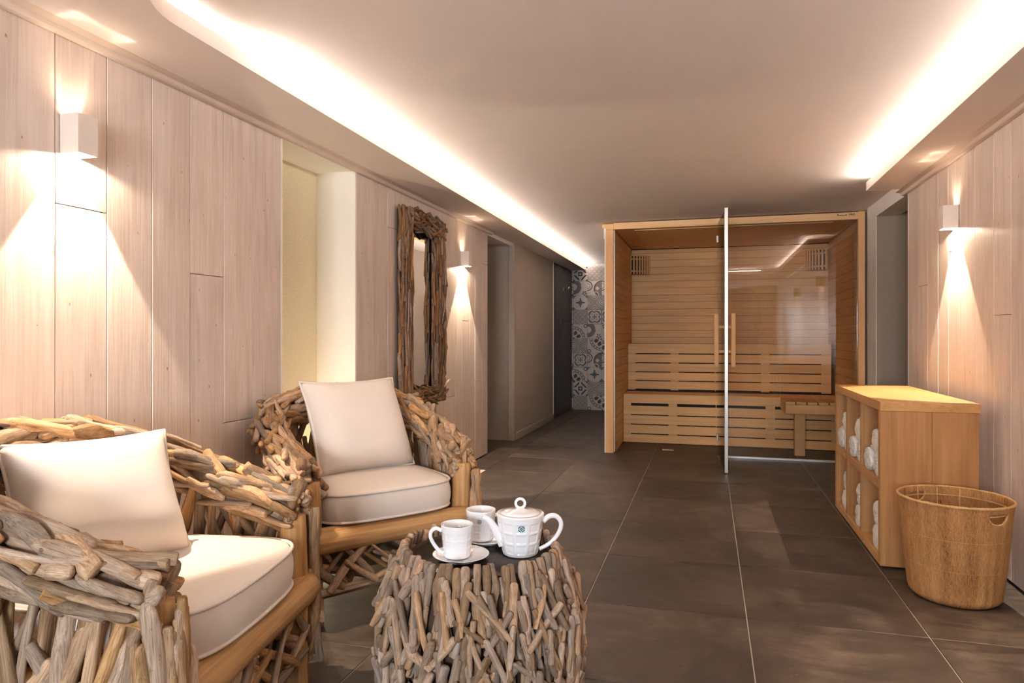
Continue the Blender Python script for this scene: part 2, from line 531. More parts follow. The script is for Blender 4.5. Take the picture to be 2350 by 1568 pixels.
def p_quarter(t, u, w):
    uu, ww = t.math('ADD', u, 1.0), t.math('ADD', w, -1.0)
    r, a = polar(t, uu, ww)
    lobes = absn(t, t.math('SINE', t.math('MULTIPLY', a, 4.0)))
    r2, a2 = polar(t, t.math('SUBTRACT', u, 0.75), t.math('ADD', w, 0.75))
    dash = t.math('GREATER_THAN', t.math('SINE', t.math('MULTIPLY', a, 22.0)), 0.2)
    return [(band(t, r, 1.62, 1.70), BR), (band(t, r, 1.30, 1.38), BR), (t.math('MULTIPLY', band(t, r, 1.44, 1.56), dash), BR),
            (t.math('MULTIPLY', band(t, r, 0.45, 1.10), t.math('GREATER_THAN', lobes, t.math('ADD', 0.25, t.math('MULTIPLY', absn(t, t.math('SUBTRACT', r, 0.78)), 2.0)))), BR),
            (band(t, r2, 0.16, 0.26), BR), (t.math('LESS_THAN', r, 0.2), BR)]
def p_flourish(t, u, w):
    r1, a1 = polar(t, t.math('ADD', u, 0.9), t.math('SUBTRACT', w, 0.2))
    r2, a2 = polar(t, t.math('SUBTRACT', u, 0.6), t.math('ADD', w, 0.7))
    r3, a3 = polar(t, t.math('SUBTRACT', u, 0.35), t.math('SUBTRACT', w, 0.55))
    wob = t.math('MULTIPLY', t.math('SINE', t.math('MULTIPLY', a2, 5.0)), 0.08)
    return [(band(t, r1, 0.45, 1.05), MD), (band(t, t.math('ADD', r2, wob), 0.35, 0.70), (0.52, 0.48, 0.45)), (band(t, t.math('ADD', r2, wob), 0.12, 0.30), MD),
            (t.math('LESS_THAN', t.math('ADD', r3, t.math('MULTIPLY', t.math('COSINE', t.math('MULTIPLY', a3, 4.0)), 0.12)), 0.26), (0.52, 0.48, 0.45))]
def p_curl(t, u, w):
    r1, a1 = polar(t, t.math('SUBTRACT', u, 0.1), t.math('SUBTRACT', w, 1.0))
    r2, a2 = polar(t, t.math('ADD', u, 0.3), t.math('ADD', w, 0.95))
    r3, a3 = polar(t, t.math('SUBTRACT', u, 0.9), t.math('SUBTRACT', w, 0.2))
    return [(t.math('LESS_THAN', r1, 1.0), MD), (band(t, r1, 0.98, 1.12), BR), (band(t, r2, 0.56, 0.68), BR), (band(t, r2, 0.30, 0.38), MD),
            (band(t, r3, 0.32, 0.44), (0.52, 0.48, 0.45)), (t.math('LESS_THAN', t.math('ADD', absn(t, t.math('SUBTRACT', u, 0.05)), absn(t, t.math('SUBTRACT', w, 0.4))), 0.3), (0.52, 0.48, 0.45))]
def p_diamond(t, u, w):
    s = t.math('ADD', absn(t, u), absn(t, w))
    r, a = polar(t, u, w)
    cut = t.math('GREATER_THAN', t.math('MINIMUM', absn(t, u), absn(t, w)), 0.14)
    return [(t.math('MULTIPLY', band(t, s, 0.82, 1.12), cut), DK), (t.math('GREATER_THAN', s, 1.7), DK),
            (t.math('LESS_THAN', t.math('MAXIMUM', absn(t, u), absn(t, w)), 0.30), DK), (t.math('LESS_THAN', r, 0.14), (0.5, 0.46, 0.43))]
for nm, fn in (('cross', p_cross), ('lattice', p_lattice), ('star', p_star), ('frame', p_frame), ('quarter', p_quarter), ('flourish', p_flourish), ('curl', p_curl), ('diamond', p_diamond)):
    M['ct_' + nm] = cement('cement_tile_' + nm, fn)

# ------------------------------------------------------------------ setting: floor
XL, XR, ZC, ZS = -1.86, 1.215, 2.05, 1.96
YB = -2.6
floor = sbox('floor', -3.0, 2.4, YB - 0.1, 9.7, -0.06, -0.004, M['grout'])
tag(floor, kind='structure')
GX0, GY0, TS = 0.137, 2.055, 0.5985
for i in range(-6, 4):
    for j in range(-8, 13):
        x0 = GX0 + i * TS; y0 = GY0 + j * TS
        if x0 > 2.0 or y0 > 9.5 or y0 + TS < YB: continue
        if x0 < -2.2 and y0 < 5.0: continue
        if x0 > 1.3 and not (4.2 < y0 < 5.8): continue
        rz = random.choice((0, PI))
        o = box('floor_tile', x0 + 0.0022, x0 + TS - 0.0022, y0 + 0.0016, y0 + TS - 0.0016, -0.012, 0.0, M['tile'], floor, 0.0012)
        o.rotation_euler = (0, 0, rz)

# ------------------------------------------------------------------ setting: ceiling with cove
ceiling = sbox('ceiling', -3.0, 2.4, YB - 0.1, 9.7, ZC, ZC + 0.1, M['ceil'])
tag(ceiling, kind='structure')
def arc(cx, cy, r, a0, a1, n=10):
    return [(cx + r * math.cos(math.radians(a0 + (a1 - a0) * k / n)), cy + r * math.sin(math.radians(a0 + (a1 - a0) * k / n))) for k in range(n + 1)]
lip_left = [(-1.652, 9.49), (-1.60, 6.4), (-1.53, 2.2)] + arc(-1.22, 1.68, 0.30, 180, 270, 12)
lip_right = arc(0.77, 1.58, 0.20, 270, 360, 8) + [(0.97, 3.2), (0.97, 4.78), ]
lip_path = lip_left + lip_right
# soffit slabs
pl = [(XL - 0.1, 9.5)] + [(XL - 0.1, 1.38)] + [p for p in reversed(lip_left)]
prism('soffit', pl, ZS, ZS + 0.022, M['ceil'], ceiling)
prism('soffit', [(-1.96, YB), (1.4, YB), (1.4, 1.38), (-1.96, 1.38)], ZS, ZS + 0.022, M['ceil'], ceiling)
prism('soffit', [(1.4, 1.38)] + [(1.4, 4.78), (0.97, 4.78), (0.97, 3.2)] + list(reversed(arc(0.77, 1.58, 0.20, 270, 360, 8))), ZS, ZS + 0.022, M['ceil'], ceiling)
sweep_rect('cove_lip', lip_path, 0.006, ZS - 0.0005, ZS + 0.053, M['ceil'], ceiling)
box('cove_lip', 0.964, 1.3, 4.772, 4.784, ZS - 0.0005, ZS + 0.053, M['ceil'], ceiling)
def offset(path, d):
    out = []
    n = len(path)
    for i in range(n):
        t = (Vector(path[min(i + 1, n - 1)]) - Vector(path[max(i - 1, 0)])).normalized()
        q = Vector(path[i]) + Vector((t.y, -t.x)) * d
        out.append((q.x, q.y))
    return out
led_off = offset(lip_path, 0.022)
led = sweep_rect('led_strip', led_off[:-1] + [(0.992, 4.752)], 0.006, ZS + 0.046, ZS + 0.051, M['led'])
tag(led, 'warm white LED tape hidden behind the ceiling cove lip', 'light strip')
led2 = box('led_strip', 1.0, 1.2, 4.753, 4.765, ZS + 0.046, ZS + 0.051, M['led'])
tag(led2, 'short warm LED tape across the far end of right cove', 'light strip')

# the light of the tape: slim area lamps lying on it, facing up and inwards
def led_lamp(p0, p1, parent, inward):
    p0, p1 = Vector(p0), Vector(p1)
    d = p1 - p0; L = d.length
    ld = bpy.data.lights.new('led_light', 'AREA'); ld.shape = 'RECTANGLE'; ld.size = L; ld.size_y = 0.010
    ld.energy = LED_WATT_PER_M * L; ld.color = LEDC
    o = bpy.data.objects.new('led_light', ld); link(o, parent)
    x = d.normalized(); n = (Vector(inward) + Vector((0, 0, 0.9))).normalized()
    # right-handed basis with -Z = n
    zz = -n; xx = x; yy = zz.cross(xx)
    o.rotation_euler = Matrix((xx, yy, zz)).transposed().to_euler()
    o.location = (p0 + p1) / 2
led_z = ZS + 0.0555
led_lamp((-1.552, 2.0, led_z), (-1.672, 9.45, led_z), led, (1, 0, 0))
led_lamp((-1.20, 1.358, led_z), (0.76, 1.358, led_z), led, (0, 1, 0))
led_lamp((0.992, 1.6, led_z), (0.992, 4.75, led_z), led, (-1, 0, 0))
led_lamp((1.0, 4.758, led_z), (1.2, 4.758, led_z), led2, (0, 1, 0))

# ------------------------------------------------------------------ setting: plank walls
def plank_wall(wall, xface, sgn, ys, z0, z1, joints, thick=0.018):
    """vertical planks between the Y positions ys; joints: {index: [z,...]}"""
    for i in range(len(ys) - 1):
        y0, y1 = sorted((ys[i], ys[i + 1]))
        zs = [z0] + joints.get(i, []) + [z1]
        dx = random.uniform(-0.0012, 0.0012)
        for k in range(len(zs) - 1):
            xa, xb = xface + dx, xface - sgn * thick + dx
            box('plank', min(xa, xb), max(xa, xb), y0 + 0.0011, y1 - 0.0011, zs[k] + (0.0012 if k else 0), zs[k + 1] - 0.0012, M['plank'], wall, 0.0016)

def trim(name, x, sg, y0, y1):
    pf = [(0, 1.936), (0.020, 1.936), (0.025, 1.941), (0.029, 1.9535), (0.058, 1.9595), (0, 1.9595)]
    n = len(pf)
    verts = [(x + sg * a, y0, z) for a, z in pf] + [(x + sg * a, y1, z) for a, z in pf]
    faces = [tuple(range(n)), tuple(range(2 * n - 1, n - 1, -1))] + [(i, n + i, n + (i + 1) % n, (i + 1) % n) for i in range(n)]
    return mesh_obj(name, verts, faces, M['trimwood'])

wall_left = sbox('wall_left', -2.35, XL - 0.018, YB, 2.685, 0.0, ZC, M['taupe_dark'])
tag(wall_left, kind='structure')
W0 = 0.1865
ysL = [2.685, 2.487, 2.305, 2.121, 1.938, 1.753, 1.572, 1.39]
while ysL[-1] > YB: ysL.append(ysL[-1] - W0)
jl = {4: [], 5: [1.434], 2: [1.274], 1: [0.691], 8: [1.0], 10: [1.5], 13: [0.8], 16: [1.3]}
ysL_idx = ysL
plank_wall(wall_left, XL, 1, ysL, 0.012, 1.955, {2: [1.274], 1: [0.691], 5: [1.434], 8: [1.0], 11: [1.5], 14: [0.8], 17: [1.3]})
wall_left2 = sbox('wall_left_far', -2.35, XL - 0.018, 3.375, 5.70, 0.0, ZC, M['taupe_dark'])
tag(wall_left2, kind='structure')
ysF = [3.375, 3.578, 3.757, 3.945, 4.135, 4.325, 4.515, 4.723, 4.90, 5.055, 5.235, 5.362, 5.544, 5.70]
plank_wall(wall_left2, XL, 1, ysF, 0.012, 1.955, {2: [1.701], 4: [0.5], 7: [0.58], 9: [1.159], 11: [0.66], 12: [1.66]})
box('plank', XL - 0.4, XL - 0.0185, 5.70, 5.716, 0.0, 1.955, M['white'], wall_left2)
# niche between the two stretches
niche = sbox('wall_niche', -2.35, -2.10, 2.685, 3.375, 0.0, ZC, M['niche'])
tag(niche, kind='structure')
box('reveal', -2.0995, XL - 0.0005, 3.363, 3.375 - 0.0005, 0.0, 1.945, M['reveal'], niche)
box('reveal', -2.0995, XL - 0.0005, 2.6855, 2.697, 0.0, 1.945, M['reveal'], niche)
box('lintel', -2.0995, XL - 0.0005, 2.6855, 3.3745, 1.945, ZC - 0.001, M['reveal'], niche)
tl = trim('trim_1', XL + 0.0015, 1, YB, 5.78)
tag(tl, kind='structure')

wall_right = sbox('wall_right', XR + 0.018, XR + 0.14, YB, 4.83, 0.0, ZC, M['black'])
tag(wall_right, kind='structure')
ysR = [4.83, 4.624, 4.437, 4.252, 4.09, 3.902, 3.716, 3.495, 3.314, 3.15]
while ysR[-1] > YB: ysR.append(ysR[-1] - W0)
plank_wall(wall_right, XR, -1, ysR, 0.014, 1.955, {1: [1.335], 2: [0.72], 4: [1.48], 7: [1.13], 9: [0.9], 12: [1.4], 15: [0.8]})
tr_ = trim('trim_2', XR - 0.0015, -1, YB, 4.90)
tag(tr_, kind='structure')
box('end_panel', XR + 0.0005, XR + 0.14, 4.831, 4.846, 0.0, ZC, M['white'], wall_right)

# passage to the right of the sauna
pas = sbox('wall_passage', XR + 0.006, 2.3, 5.70, 5.99, 0.0, ZC, M['taupe_dark'])
tag(pas, kind='structure')
box('door_frame', XR + 0.001, XR + 0.0055, 5.70, 5.99, 0.0, ZC, M['white'], pas)
box('lintel', XR + 0.001, XR + 0.16, 4.847, 5.699, 1.94, ZC - 0.001, M['white'], pas)
box('inner_lintel', 1.50, 1.62, 4.7, 5.699, 1.90, ZC - 0.001, M['white'], pas)
pe = box('wall_passage_end', 2.3, 2.4, 4.4, 6.0, 0, ZC, M['taupe_dark']); tag(pe, kind='structure')
pn = box('wall_passage_near', XR + 0.141, 2.3, 4.3, 4.4, 0, ZC, M['taupe_dark']); tag(pn, kind='structure')

# hall to the left of the sauna: recessed taupe door, taupe cabinet wall, slate wall, cement tile wall
d1 = empty('door_1', (-2.1, 6.50, 0)); tag(d1, kind='structure')
box('door_leaf', -0.9, 0.193, 0.012, 0.05, 0.0, 1.93, M['taupe'], d1, 0.002)
box('door_frame', 0.195, 0.256, 0.0, 0.05, 0.0, 1.958, M['taupe'], d1, 0.003)
box('base_strip', -0.9, 0.194, 0.004, 0.0115, 0.0, 0.075, M['taupe'], d1, 0.002)
hw = box('wall_hall', -2.3, -1.845, 6.552, 8.26, 0.0, 1.9595, M['taupe'], None, 0.003); tag(hw, kind='structure')
bb = box('baseboard_left', -1.8445, -1.834, 6.552, 8.255, 0.0, 0.075, M['taupe'], None, 0.003); tag(bb, kind='structure')
tm = box('trim_3', -1.86, -1.838, 8.2605, 8.275, 0.0, 1.9595, M['white'], None, 0.001); tag(tm, kind='structure')
sl = sbox('wall_slate', -2.3, -1.856, 8.2755, 9.52, 0.0, 1.9595, M['slate']); tag(sl, kind='structure')
for k, (y0, y1) in enumerate(((8.277, 8.87), (8.874, 9.495))):
    for z0, z1 in ((0.002, 0.62), (0.624, 1.24), (1.244, 1.955)):
        box('slate_tile', -1.8558, -1.848, y0, y1, z0, z1, M['slate'], sl, 0.001)
lr2 = box('wall_recess_near', -3.0, -2.351, 5.6, 5.7, 0, ZC, M['taupe']); tag(lr2, kind='structure')
lr = sbox('wall_recess', -3.0, -2.9, 5.7, 9.6, 0, ZC, M['taupe']); tag(lr, kind='structure')
box('lintel', -1.92, -1.8615, 5.717, 6.495, 1.925, ZS - 0.0005, M['white'], lr)
fw = sbox('wall_far', -3.0, 2.4, 9.512, 9.7, 0.0, ZC, M['black']); tag(fw, kind='structure')
pats = {0: ['curl', 'star', 'cross', 'diamond', 'quarter', 'frame', 'lattice', 'flourish', 'quarter', 'cross', 'lattice'],
        1: ['lattice', 'diamond', 'quarter', 'frame', 'cross', 'quarter', 'lattice', 'star', 'flourish', 'diamond', 'curl'],
        2: ['quarter', 'cross', 'star', 'curl', 'quarter', 'flourish', 'frame', 'cross', 'curl', 'lattice', 'star'],
        3: ['cross', 'flourish', 'frame', 'lattice', 'diamond', 'curl', 'quarter', 'lattice', 'cross', 'flourish', 'frame'],
        4: ['star', 'lattice', 'curl', 'quarter', 'cross', 'lattice', 'frame', 'star', 'diamond', 'quarter', 'cross']}
cxs = [-2.03, -1.829, -1.628, -1.427, -1.226, -1.025]
tz0 = -0.004
for ci in range(6):
    for ri in range(11):
        pn_ = pats[(ci - 1) % 5 if ci != 1 else 1][ri] if ci not in (1, 2) else pats[ci][ri]
        if ri == 10: pn_ = 'lattice'
        o = box('cement_tile', cxs[ci], cxs[ci] + 0.1995, 9.503, 9.5115, tz0 + ri * 0.2015, min(tz0 + ri * 0.2015 + 0.2, ZC), M['ct_' + pn_], fw, 0.0008)
        if pn_ in ('quarter', 'curl', 'flourish'):
            o.rotation_euler = (0, random.choice((0, PI / 2, PI, -PI / 2)), 0)
# wall beyond sauna on the right, back wall of the room
wr2 = box('wall_right_far', 1.235, 1.4, 5.991, 9.6, 0.0, ZC, M['white']); tag(wr2, kind='structure')
wb = empty('wall_back', (0, YB, 0)); tag(wb, kind='structure')
box('wall_panel', -2.3, -1.1, -0.1, 0.0, 0.0, ZC, M['white'], wb)
box('wall_panel', 0.3, 2.3, -0.1, 0.0, 0.0, ZC, M['white'], wb)
box('wall_panel', -1.1, 0.3, -0.1, 0.0, 1.75, ZC, M['white'], wb)
box('wall_panel', -1.1, 0.3, -0.1, 0.0, 0.0, 0.75, M['white'], wb)
win = empty('window_1', (-0.4, YB, 1.25)); tag(win, kind='structure')
for a, b_, c_, d_ in ((-0.7, -0.64, -0.5, 0.5), (0.64, 0.7, -0.5, 0.5), (-0.64, 0.64, -0.5, -0.44), (-0.64, 0.64, 0.44, 0.5), (-0.02, 0.02, -0.44, 0.44)):
    box('window_frame', a, b_, -0.07, -0.02, c_, d_, M['white'], win)
box('pane', -0.64, -0.02, -0.05, -0.045, -0.44, 0.44, M['glass'], win)
box('pane', 0.02, 0.64, -0.05, -0.045, -0.44, 0.44, M['glass'], win)
pd = bpy.data.lights.new('window_portal', 'AREA'); pd.shape = 'RECTANGLE'; pd.size = 1.4; pd.size_y = 1.0
pd.cycles.is_portal = True
po = bpy.data.objects.new('window_portal', pd); link(po); po.location = (-0.4, YB - 0.11, 1.25); po.rotation_euler = (PI / 2, 0, 0)

# ------------------------------------------------------------------ wall sconces
def sconce(xw, sgn, y, label, lower=1.585, h=0.117, w=0.068, dep=0.070):
    e = empty('wall_sconce', (xw, y, lower), 0 if sgn > 0 else PI, label, 'wall lamp', 'white box sconces on the plank walls')
    t = 0.0025
    bm = bmesh.new()
    def bb(x0, x1, y0, y1, z0, z1):
        m = Matrix.Translation(((x0 + x1) / 2, (y0 + y1) / 2, (z0 + z1) / 2)) @ Matrix.Diagonal((x1 - x0, y1 - y0, z1 - z0, 1))
        bmesh.ops.create_cube(bm, size=1.0, matrix=m)
    bb(0.0012, t + 0.0012, -w / 2, w / 2, 0.0, h)
    bb(dep - t, dep, -w / 2, w / 2, 0.0, h)
    bb(t + 0.0012, dep - t, -w / 2, -w / 2 + t, 0.0, h)
    bb(t + 0.0012, dep - t, w / 2 - t, w / 2, 0.0, h)
    # narrow baffle across the open top
    bb(0.030, 0.040, -w / 2 + t, w / 2 - t, h - t, h)
    me = bpy.data.meshes.new('housing'); bm.to_mesh(me); bm.free(); me.materials.append(M['sconce'])
    link(bpy.data.objects.new('housing', me), e)
    v, f = lathe_data([(0.0005, 0.030), (0.006, 0.031), (0.009, 0.036), (0.009, 0.048), (0.004, 0.062), (0.0005, 0.064)], 12)
    bo = mesh_obj('bulb', v, f, M['bulb'], e, True); bo.location = (0.036, 0, 0)
    pt = bpy.data.lights.new('sconce_light', 'POINT'); pt.energy = SCONCE_POINT; pt.color = WARM; pt.shadow_soft_size = 0.004
    lo = bpy.data.objects.new('sconce_light', pt); link(lo, e); lo.location = (0.036, 0, 0.008)
    sp = bpy.data.lights.new('sconce_beam', 'SPOT'); sp.energy = SCONCE_SPOT; sp.color = WARM; sp.shadow_soft_size = 0.006
    sp.spot_size = math.radians(68); sp.spot_blend = 0.14
    so = bpy.data.objects.new('sconce_beam', sp); link(so, e); so.location = (0.036, 0, 0.020)
    up = bpy.data.lights.new('sconce_uplight', 'SPOT'); up.energy = SCONCE_UP; up.color = WARM; up.shadow_soft_size = 0.006
    up.spot_size = math.radians(120); up.spot_blend = 1.0
    uo = bpy.data.objects.new('sconce_uplight', up); link(uo, e); uo.location = (0.052, 0, h - 0.016); uo.rotation_euler = (PI, 0, 0)
    uo.rotation_euler = (0, PI + math.radians(-18), 0)
    return e
sconce(XL, 1, 1.620, 'white box wall sconce above the nearest driftwood armchair')
sconce(XL, 1, 5.050, 'white box wall sconce beyond the driftwood mirror')
sconce(XR, -1, 3.965, 'white box wall sconce above the oak towel shelf')
sconce(XR, -1, 1.95, 'white box wall sconce on right planks nearest the viewer')
# small floor spot in the niche
ns = empty('niche_spot', (-2.0, 3.03, 0.0), 0, 'small round floor spotlight inside the cream wall niche', 'spotlight')
lathe('spot_ring', [(0.028, 0.0005), (0.045, 0.0005), (0.045, 0.012), (0.028, 0.012), (0.028, 0.0005)], M['alu'], ns, 24)
nl = bpy.data.lights.new('niche_light', 'POINT'); nl.energy = 6.0; nl.color = (1.0, 0.87, 0.68); nl.shadow_soft_size = 0.025
no = bpy.data.objects.new('niche_light', nl); link(no, ns); no.location = (0, 0, 0.04)

# ------------------------------------------------------------------ sauna cabin
sauna = empty('sauna_cabin', (0, 0, 0), 0, 'pale wood sauna cabin with glass front at the end of the room', 'sauna')
YS, YGL, YW = 6.062, 6.105, 7.523
box('post', -0.873, -0.806, YS, YS + 0.07, 0.0, 1.981, M['sauna_z'], sauna, 0.002)
box('post', 1.165, 1.2145, YS, YS + 0.07, 0.0, 2.046, M['sauna_z'], sauna, 0.002)
box('post_cap', -0.873, -0.806, YS, YS + 0.07, 1.9815, 2.032, M['sauna_z'], sauna, 0.002)
beam = box('beam', -0.8055, 1.1645, YS, YS + 0.07, 1.982, 2.040, M['beamwood'], sauna, 0.002)
box('cornice_end', -0.905, -0.8735, YS + 0.004, YS + 0.07, 2.0, 2.032, M['beamwood'], sauna, 0.002)
# maker's mark burnt in the beam
cxm, cym, czm = (-0.8055 + 1.1645) / 2, YS + 0.035, 2.011
def mark(x0, x1, z0, z1):
    o = box('burnt_mark', x0 - cxm, x1 - cxm, -0.0359, -0.0353, z0 - czm, z1 - czm, M['ink'], beam)
mark(1.009, 1.079, 2.0155, 2.0205); mark(1.009, 1.0145, 2.0205, 2.030); mark(1.0735, 1.079, 2.0205, 2.026)
mk = bpy.data.curves.new('maker_letters', 'FONT'); mk.body = 'ORLE'; mk.size = 0.019; mk.extrude = 0.0004; mk.offset = 0.0006
mk.materials.append(M['ink'])
tmp = bpy.data.objects.new('burnt_letters', mk); COL.objects.link(tmp)
bpy.context.view_layer.update()
mme = bpy.data.meshes.new_from_object(tmp.evaluated_get(bpy.context.evaluated_depsgraph_get()))
bpy.data.objects.remove(tmp)
mo = bpy.data.objects.new('burnt_letters', mme)
link(mo, beam); mo.rotation_euler = (PI / 2, 0, 0); mo.location = (1.092 - cxm, -0.0355, 2.0165 - czm)
box('outer_panel', -0.886, -0.8735, YS + 0.006, 7.60, 0.0, 1.999, M['white'], sauna)
box('outer_trim', -0.893, -0.8865, YS + 0.006, 7.60, 1.90, 1.999, M['white'], sauna)
# seals
box('seal_strip', -0.8055, -0.797, YS + 0.02, YS + 0.05, 0.012, 1.98, M['seal'], sauna)
PH = 0.0757
bw = box('back_wall', -0.86, 1.22, 7.545, 7.60, 0.0, 1.985, M['core'], sauna)
k = 0; z = 0.42
cb = Vector(bw.location)
while z < 1.97:
    z1 = min(z + PH, 1.976)
    yf = YW if z < 1.55 else YW + 0.018
    o = box('plank', -0.806, 1.172, yf, 7.5445, z + 0.0009, z1 - 0.0009, M['sauna_x'], bw, 0.0016)
    o.location -= cb
    z += PH
def side_wall(name, xa, xb, y0, y1, face):
    cw = box(name, xa, xb, y0, 7.60, 0.0, 1.985, M['core'], sauna)
    c0 = Vector(cw.location); z = 0.0
    while z < 1.97:
        z1 = min(z + PH, 1.978)
        a, b_ = (xb + 0.0005, xb + 0.014) if face > 0 else (xa - 0.014, xa - 0.0005)
        o = box('plank', a, b_, y0, y1, z + 0.0009, z1 - 0.0009, M['sauna_y'], cw, 0.0016)
        o.location -= c0
        z += PH
side_wall('side_wall', -0.872, -0.814, YS + 0.0705, 7.5, 1)
side_wall('side_wall', 1.180, 1.2145, YS + 0.0705, 7.5, -1)
sc = box('roof', -0.872, 1.2145, YS + 0.0705, 7.60, 1.987, 2.03, M['sauna_x'], sauna)
cp = box('ceiling_panel', -0.63, 0.99, 6.134, 7.49, 1.9845, 1.9865, M['core'], sauna)
c0 = Vector(cp.location); y = 6.14
while y < 7.48:
    y1 = min(y + 0.0615, 7.49)
    o = box('plank', -0.63, 0.99, y + 0.0008, y1 - 0.0008, 1.9765, 1.984, M['sauna_x'], cp, 0.0014)
    o.location -= c0; y += 0.0615
# fixed glass panel and its bottom rail
gp = box('glass_panel', 0.086, 1.1645, YGL - 0.004, YGL + 0.004, 0.018, 1.98, M['glass'], sauna)
box('glass_rail', 0.086, 1.1645, YGL - 0.011, YGL + 0.011, 0.0005, 0.0175, M['alu'], sauna, 0.001)
# glass door, standing open towards the room
hx, hy_ = 0.080, YGL
ang = math.atan2(5.386 - YGL, 0.132 - 0.080)
dl = math.hypot(5.386 - YGL, 0.132 - 0.080)
dr = bpy.data.objects.new('door', box_mesh(dl - 0.02, 0.008, 1.985, 0.0, M['glass'], 'door'))
link(dr, sauna); dr.location = (hx + math.cos(ang) * dl / 2, hy_ + math.sin(ang) * dl / 2, 1.005); dr.rotation_euler = (0, 0, ang)
box('edge_profile', dl / 2 - 0.0095, dl / 2 + 0.006, -0.013, 0.013, -0.998, 1.0, M['alu'], dr, 0.002)
hxl = dl / 2 - 0.118
for s in (1, -1):
    box('handle_bar', hxl - 0.016, hxl + 0.016, s * 0.046, s * 0.078, -0.205, 0.207, M['sauna_z'], dr, 0.003)
for zz in (0.103, -0.085):
    for s in (1, -1):
        box('handle_arm', hxl - 0.012, hxl + 0.012, min(s * 0.0045, s * 0.0455), max(s * 0.0045, s * 0.0455), zz - 0.010, zz + 0.010, M['sauna_z'], dr, 0.002)
for zz in (-0.83, 0.86):
    box('hinge', -dl / 2 - 0.012, -dl / 2 + 0.03, -0.012, 0.012, zz - 0.03, zz + 0.03, M['seal'], dr, 0.003)

# rear bench
bench = empty('sauna_bench', (0, 6.72, 0), 0, 'long slatted wooden sauna bench with backrest along the rear wall', 'bench')
FX0, FX1 = -0.797, 1.160
def slat(name, x0, x1, y0, y1, z0, z1, mat='sauna_x', par=None, bev=0.003):
    p = par or bench
    o = box(name, x0, x1, y0, y1, z0, z1, M[mat], p, bev)
    o.location -= Vector(p.location)
    return o
slat('front_board', FX0, FX1, 6.72, 6.745, 0.386, 0.474)
zt = 0.360
fz = []
for k in range(4):
    z0 = zt - 0.083; 
    slat('front_slat', FX0, FX1, 6.72, 6.742, max(z0, 0.004), zt)
    fz.append((zt, zt + (0.026 if k == 0 else 0.0095)))
    zt = z0 - 0.0095
for (za, zb_) in fz:
    for x0, x1 in ((FX0 + 0.001, -0.723), (-0.366, -0.285), (0.069, 0.077), (0.512, 0.595), (1.07, FX1 - 0.001)):
        slat('spacer', x0, x1, 6.7205, 6.741, za + 0.0002, zb_ - 0.0002, bev=0.0)
for k in range(4):
    slat('seat_slat', FX0, FX1, 6.746 + k * 0.0905, 6.746 + k * 0.0905 + 0.084, 0.445, 0.474)
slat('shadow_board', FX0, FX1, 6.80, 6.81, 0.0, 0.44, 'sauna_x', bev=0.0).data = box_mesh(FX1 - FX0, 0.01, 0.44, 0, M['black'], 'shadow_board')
bz = [(0.861, 0.959), (0.7685, 0.852), (0.6755, 0.7595), (0.5855, 0.667), (0.4965, 0.577), (0.476, 0.4875)]
for k, (zb_, zt) in enumerate(bz):
    if k < 5: slat('back_slat', FX0, 1.131, 7.104, 7.126, zb_, zt)
    if k == 0: continue
    for x0, x1 in ((FX0 + 0.001, -0.72), (-0.366, -0.288), (0.063, 0.073), (0.497, 0.577), (1.043, 1.130)):
        slat('spacer', x0, x1, 7.1045, 7.125, zt + 0.0002, bz[k - 1][0] - 0.0002, bev=0.0)
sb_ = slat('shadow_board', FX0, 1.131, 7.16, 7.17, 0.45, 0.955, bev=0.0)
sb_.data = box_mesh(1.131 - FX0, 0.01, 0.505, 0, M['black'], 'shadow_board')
slat('top_board', FX0, 1.131, 7.127, 7.505, 0.938, 0.9585)
# side bench
side = empty('sauna_side_bench', (0.9, 6.5, 0), 0, 'short slatted side bench on one square leg behind the glass', 'bench')
x = 0.640
slat('fascia', 0.640, 1.160, 6.290, 6.312, 0.370, 0.448, 'sauna_x', side)
slat('side_board', 0.640, 0.662, 6.313, 6.715, 0.370, 0.448, 'sauna_y', side)
for k in range(6):
    xa = 0.640 + k * 0.0875
    slat('seat_slat', xa, min(xa + 0.079, 1.160), 6.290, 6.715, 0.449, 0.473, 'sauna_y', side)
slat('leg', 0.720, 0.806, 6.36, 6.42, 0.0, 0.369, 'sauna_z', side)
# slatted corner lamps
def corner_lamp(x, y, face, label):
    e = empty('corner_lamp_shade', (x, y, 1.70), face, label, 'lamp', 'slatted corner lamps in the sauna')
    n = 8
    box('dark_gap_backing', -0.10, 0.10, 0.053, 0.057, 0.004, 0.200, M['core'], e)  # added dark sheet, makes the slots between slats look shaded
    for k in range(n):
        a = -0.105 + 0.21 * k / (n - 1)
        yy = 0.035 * (a / 0.105) ** 2
        box('slat', a - 0.0085, a + 0.0085, yy - 0.006, yy + 0.006, 0.0, 0.205, M['sauna_z'], e, 0.001)
    box('bracket', -0.10, 0.10, 0.042, 0.052, 0.03, 0.045, M['sauna_x'], e)
    box('bracket', -0.10, 0.10, 0.042, 0.052, 0.16, 0.175, M['sauna_x'], e)
corner_lamp(-0.69, 7.415, math.radians(28), 'slatted wooden corner lamp shade by the open sauna door side')
corner_lamp(1.02, 7.40, math.radians(-32), 'slatted wooden corner lamp shade behind the fixed glass panel')
fv = box('floor_vent', -0.401, -0.30, 6.335, 6.375, 0.0004, 0.006, M['beamwood'], None, 0.001)
tag(fv, 'small wooden plate lying on the sauna floor', 'plate')

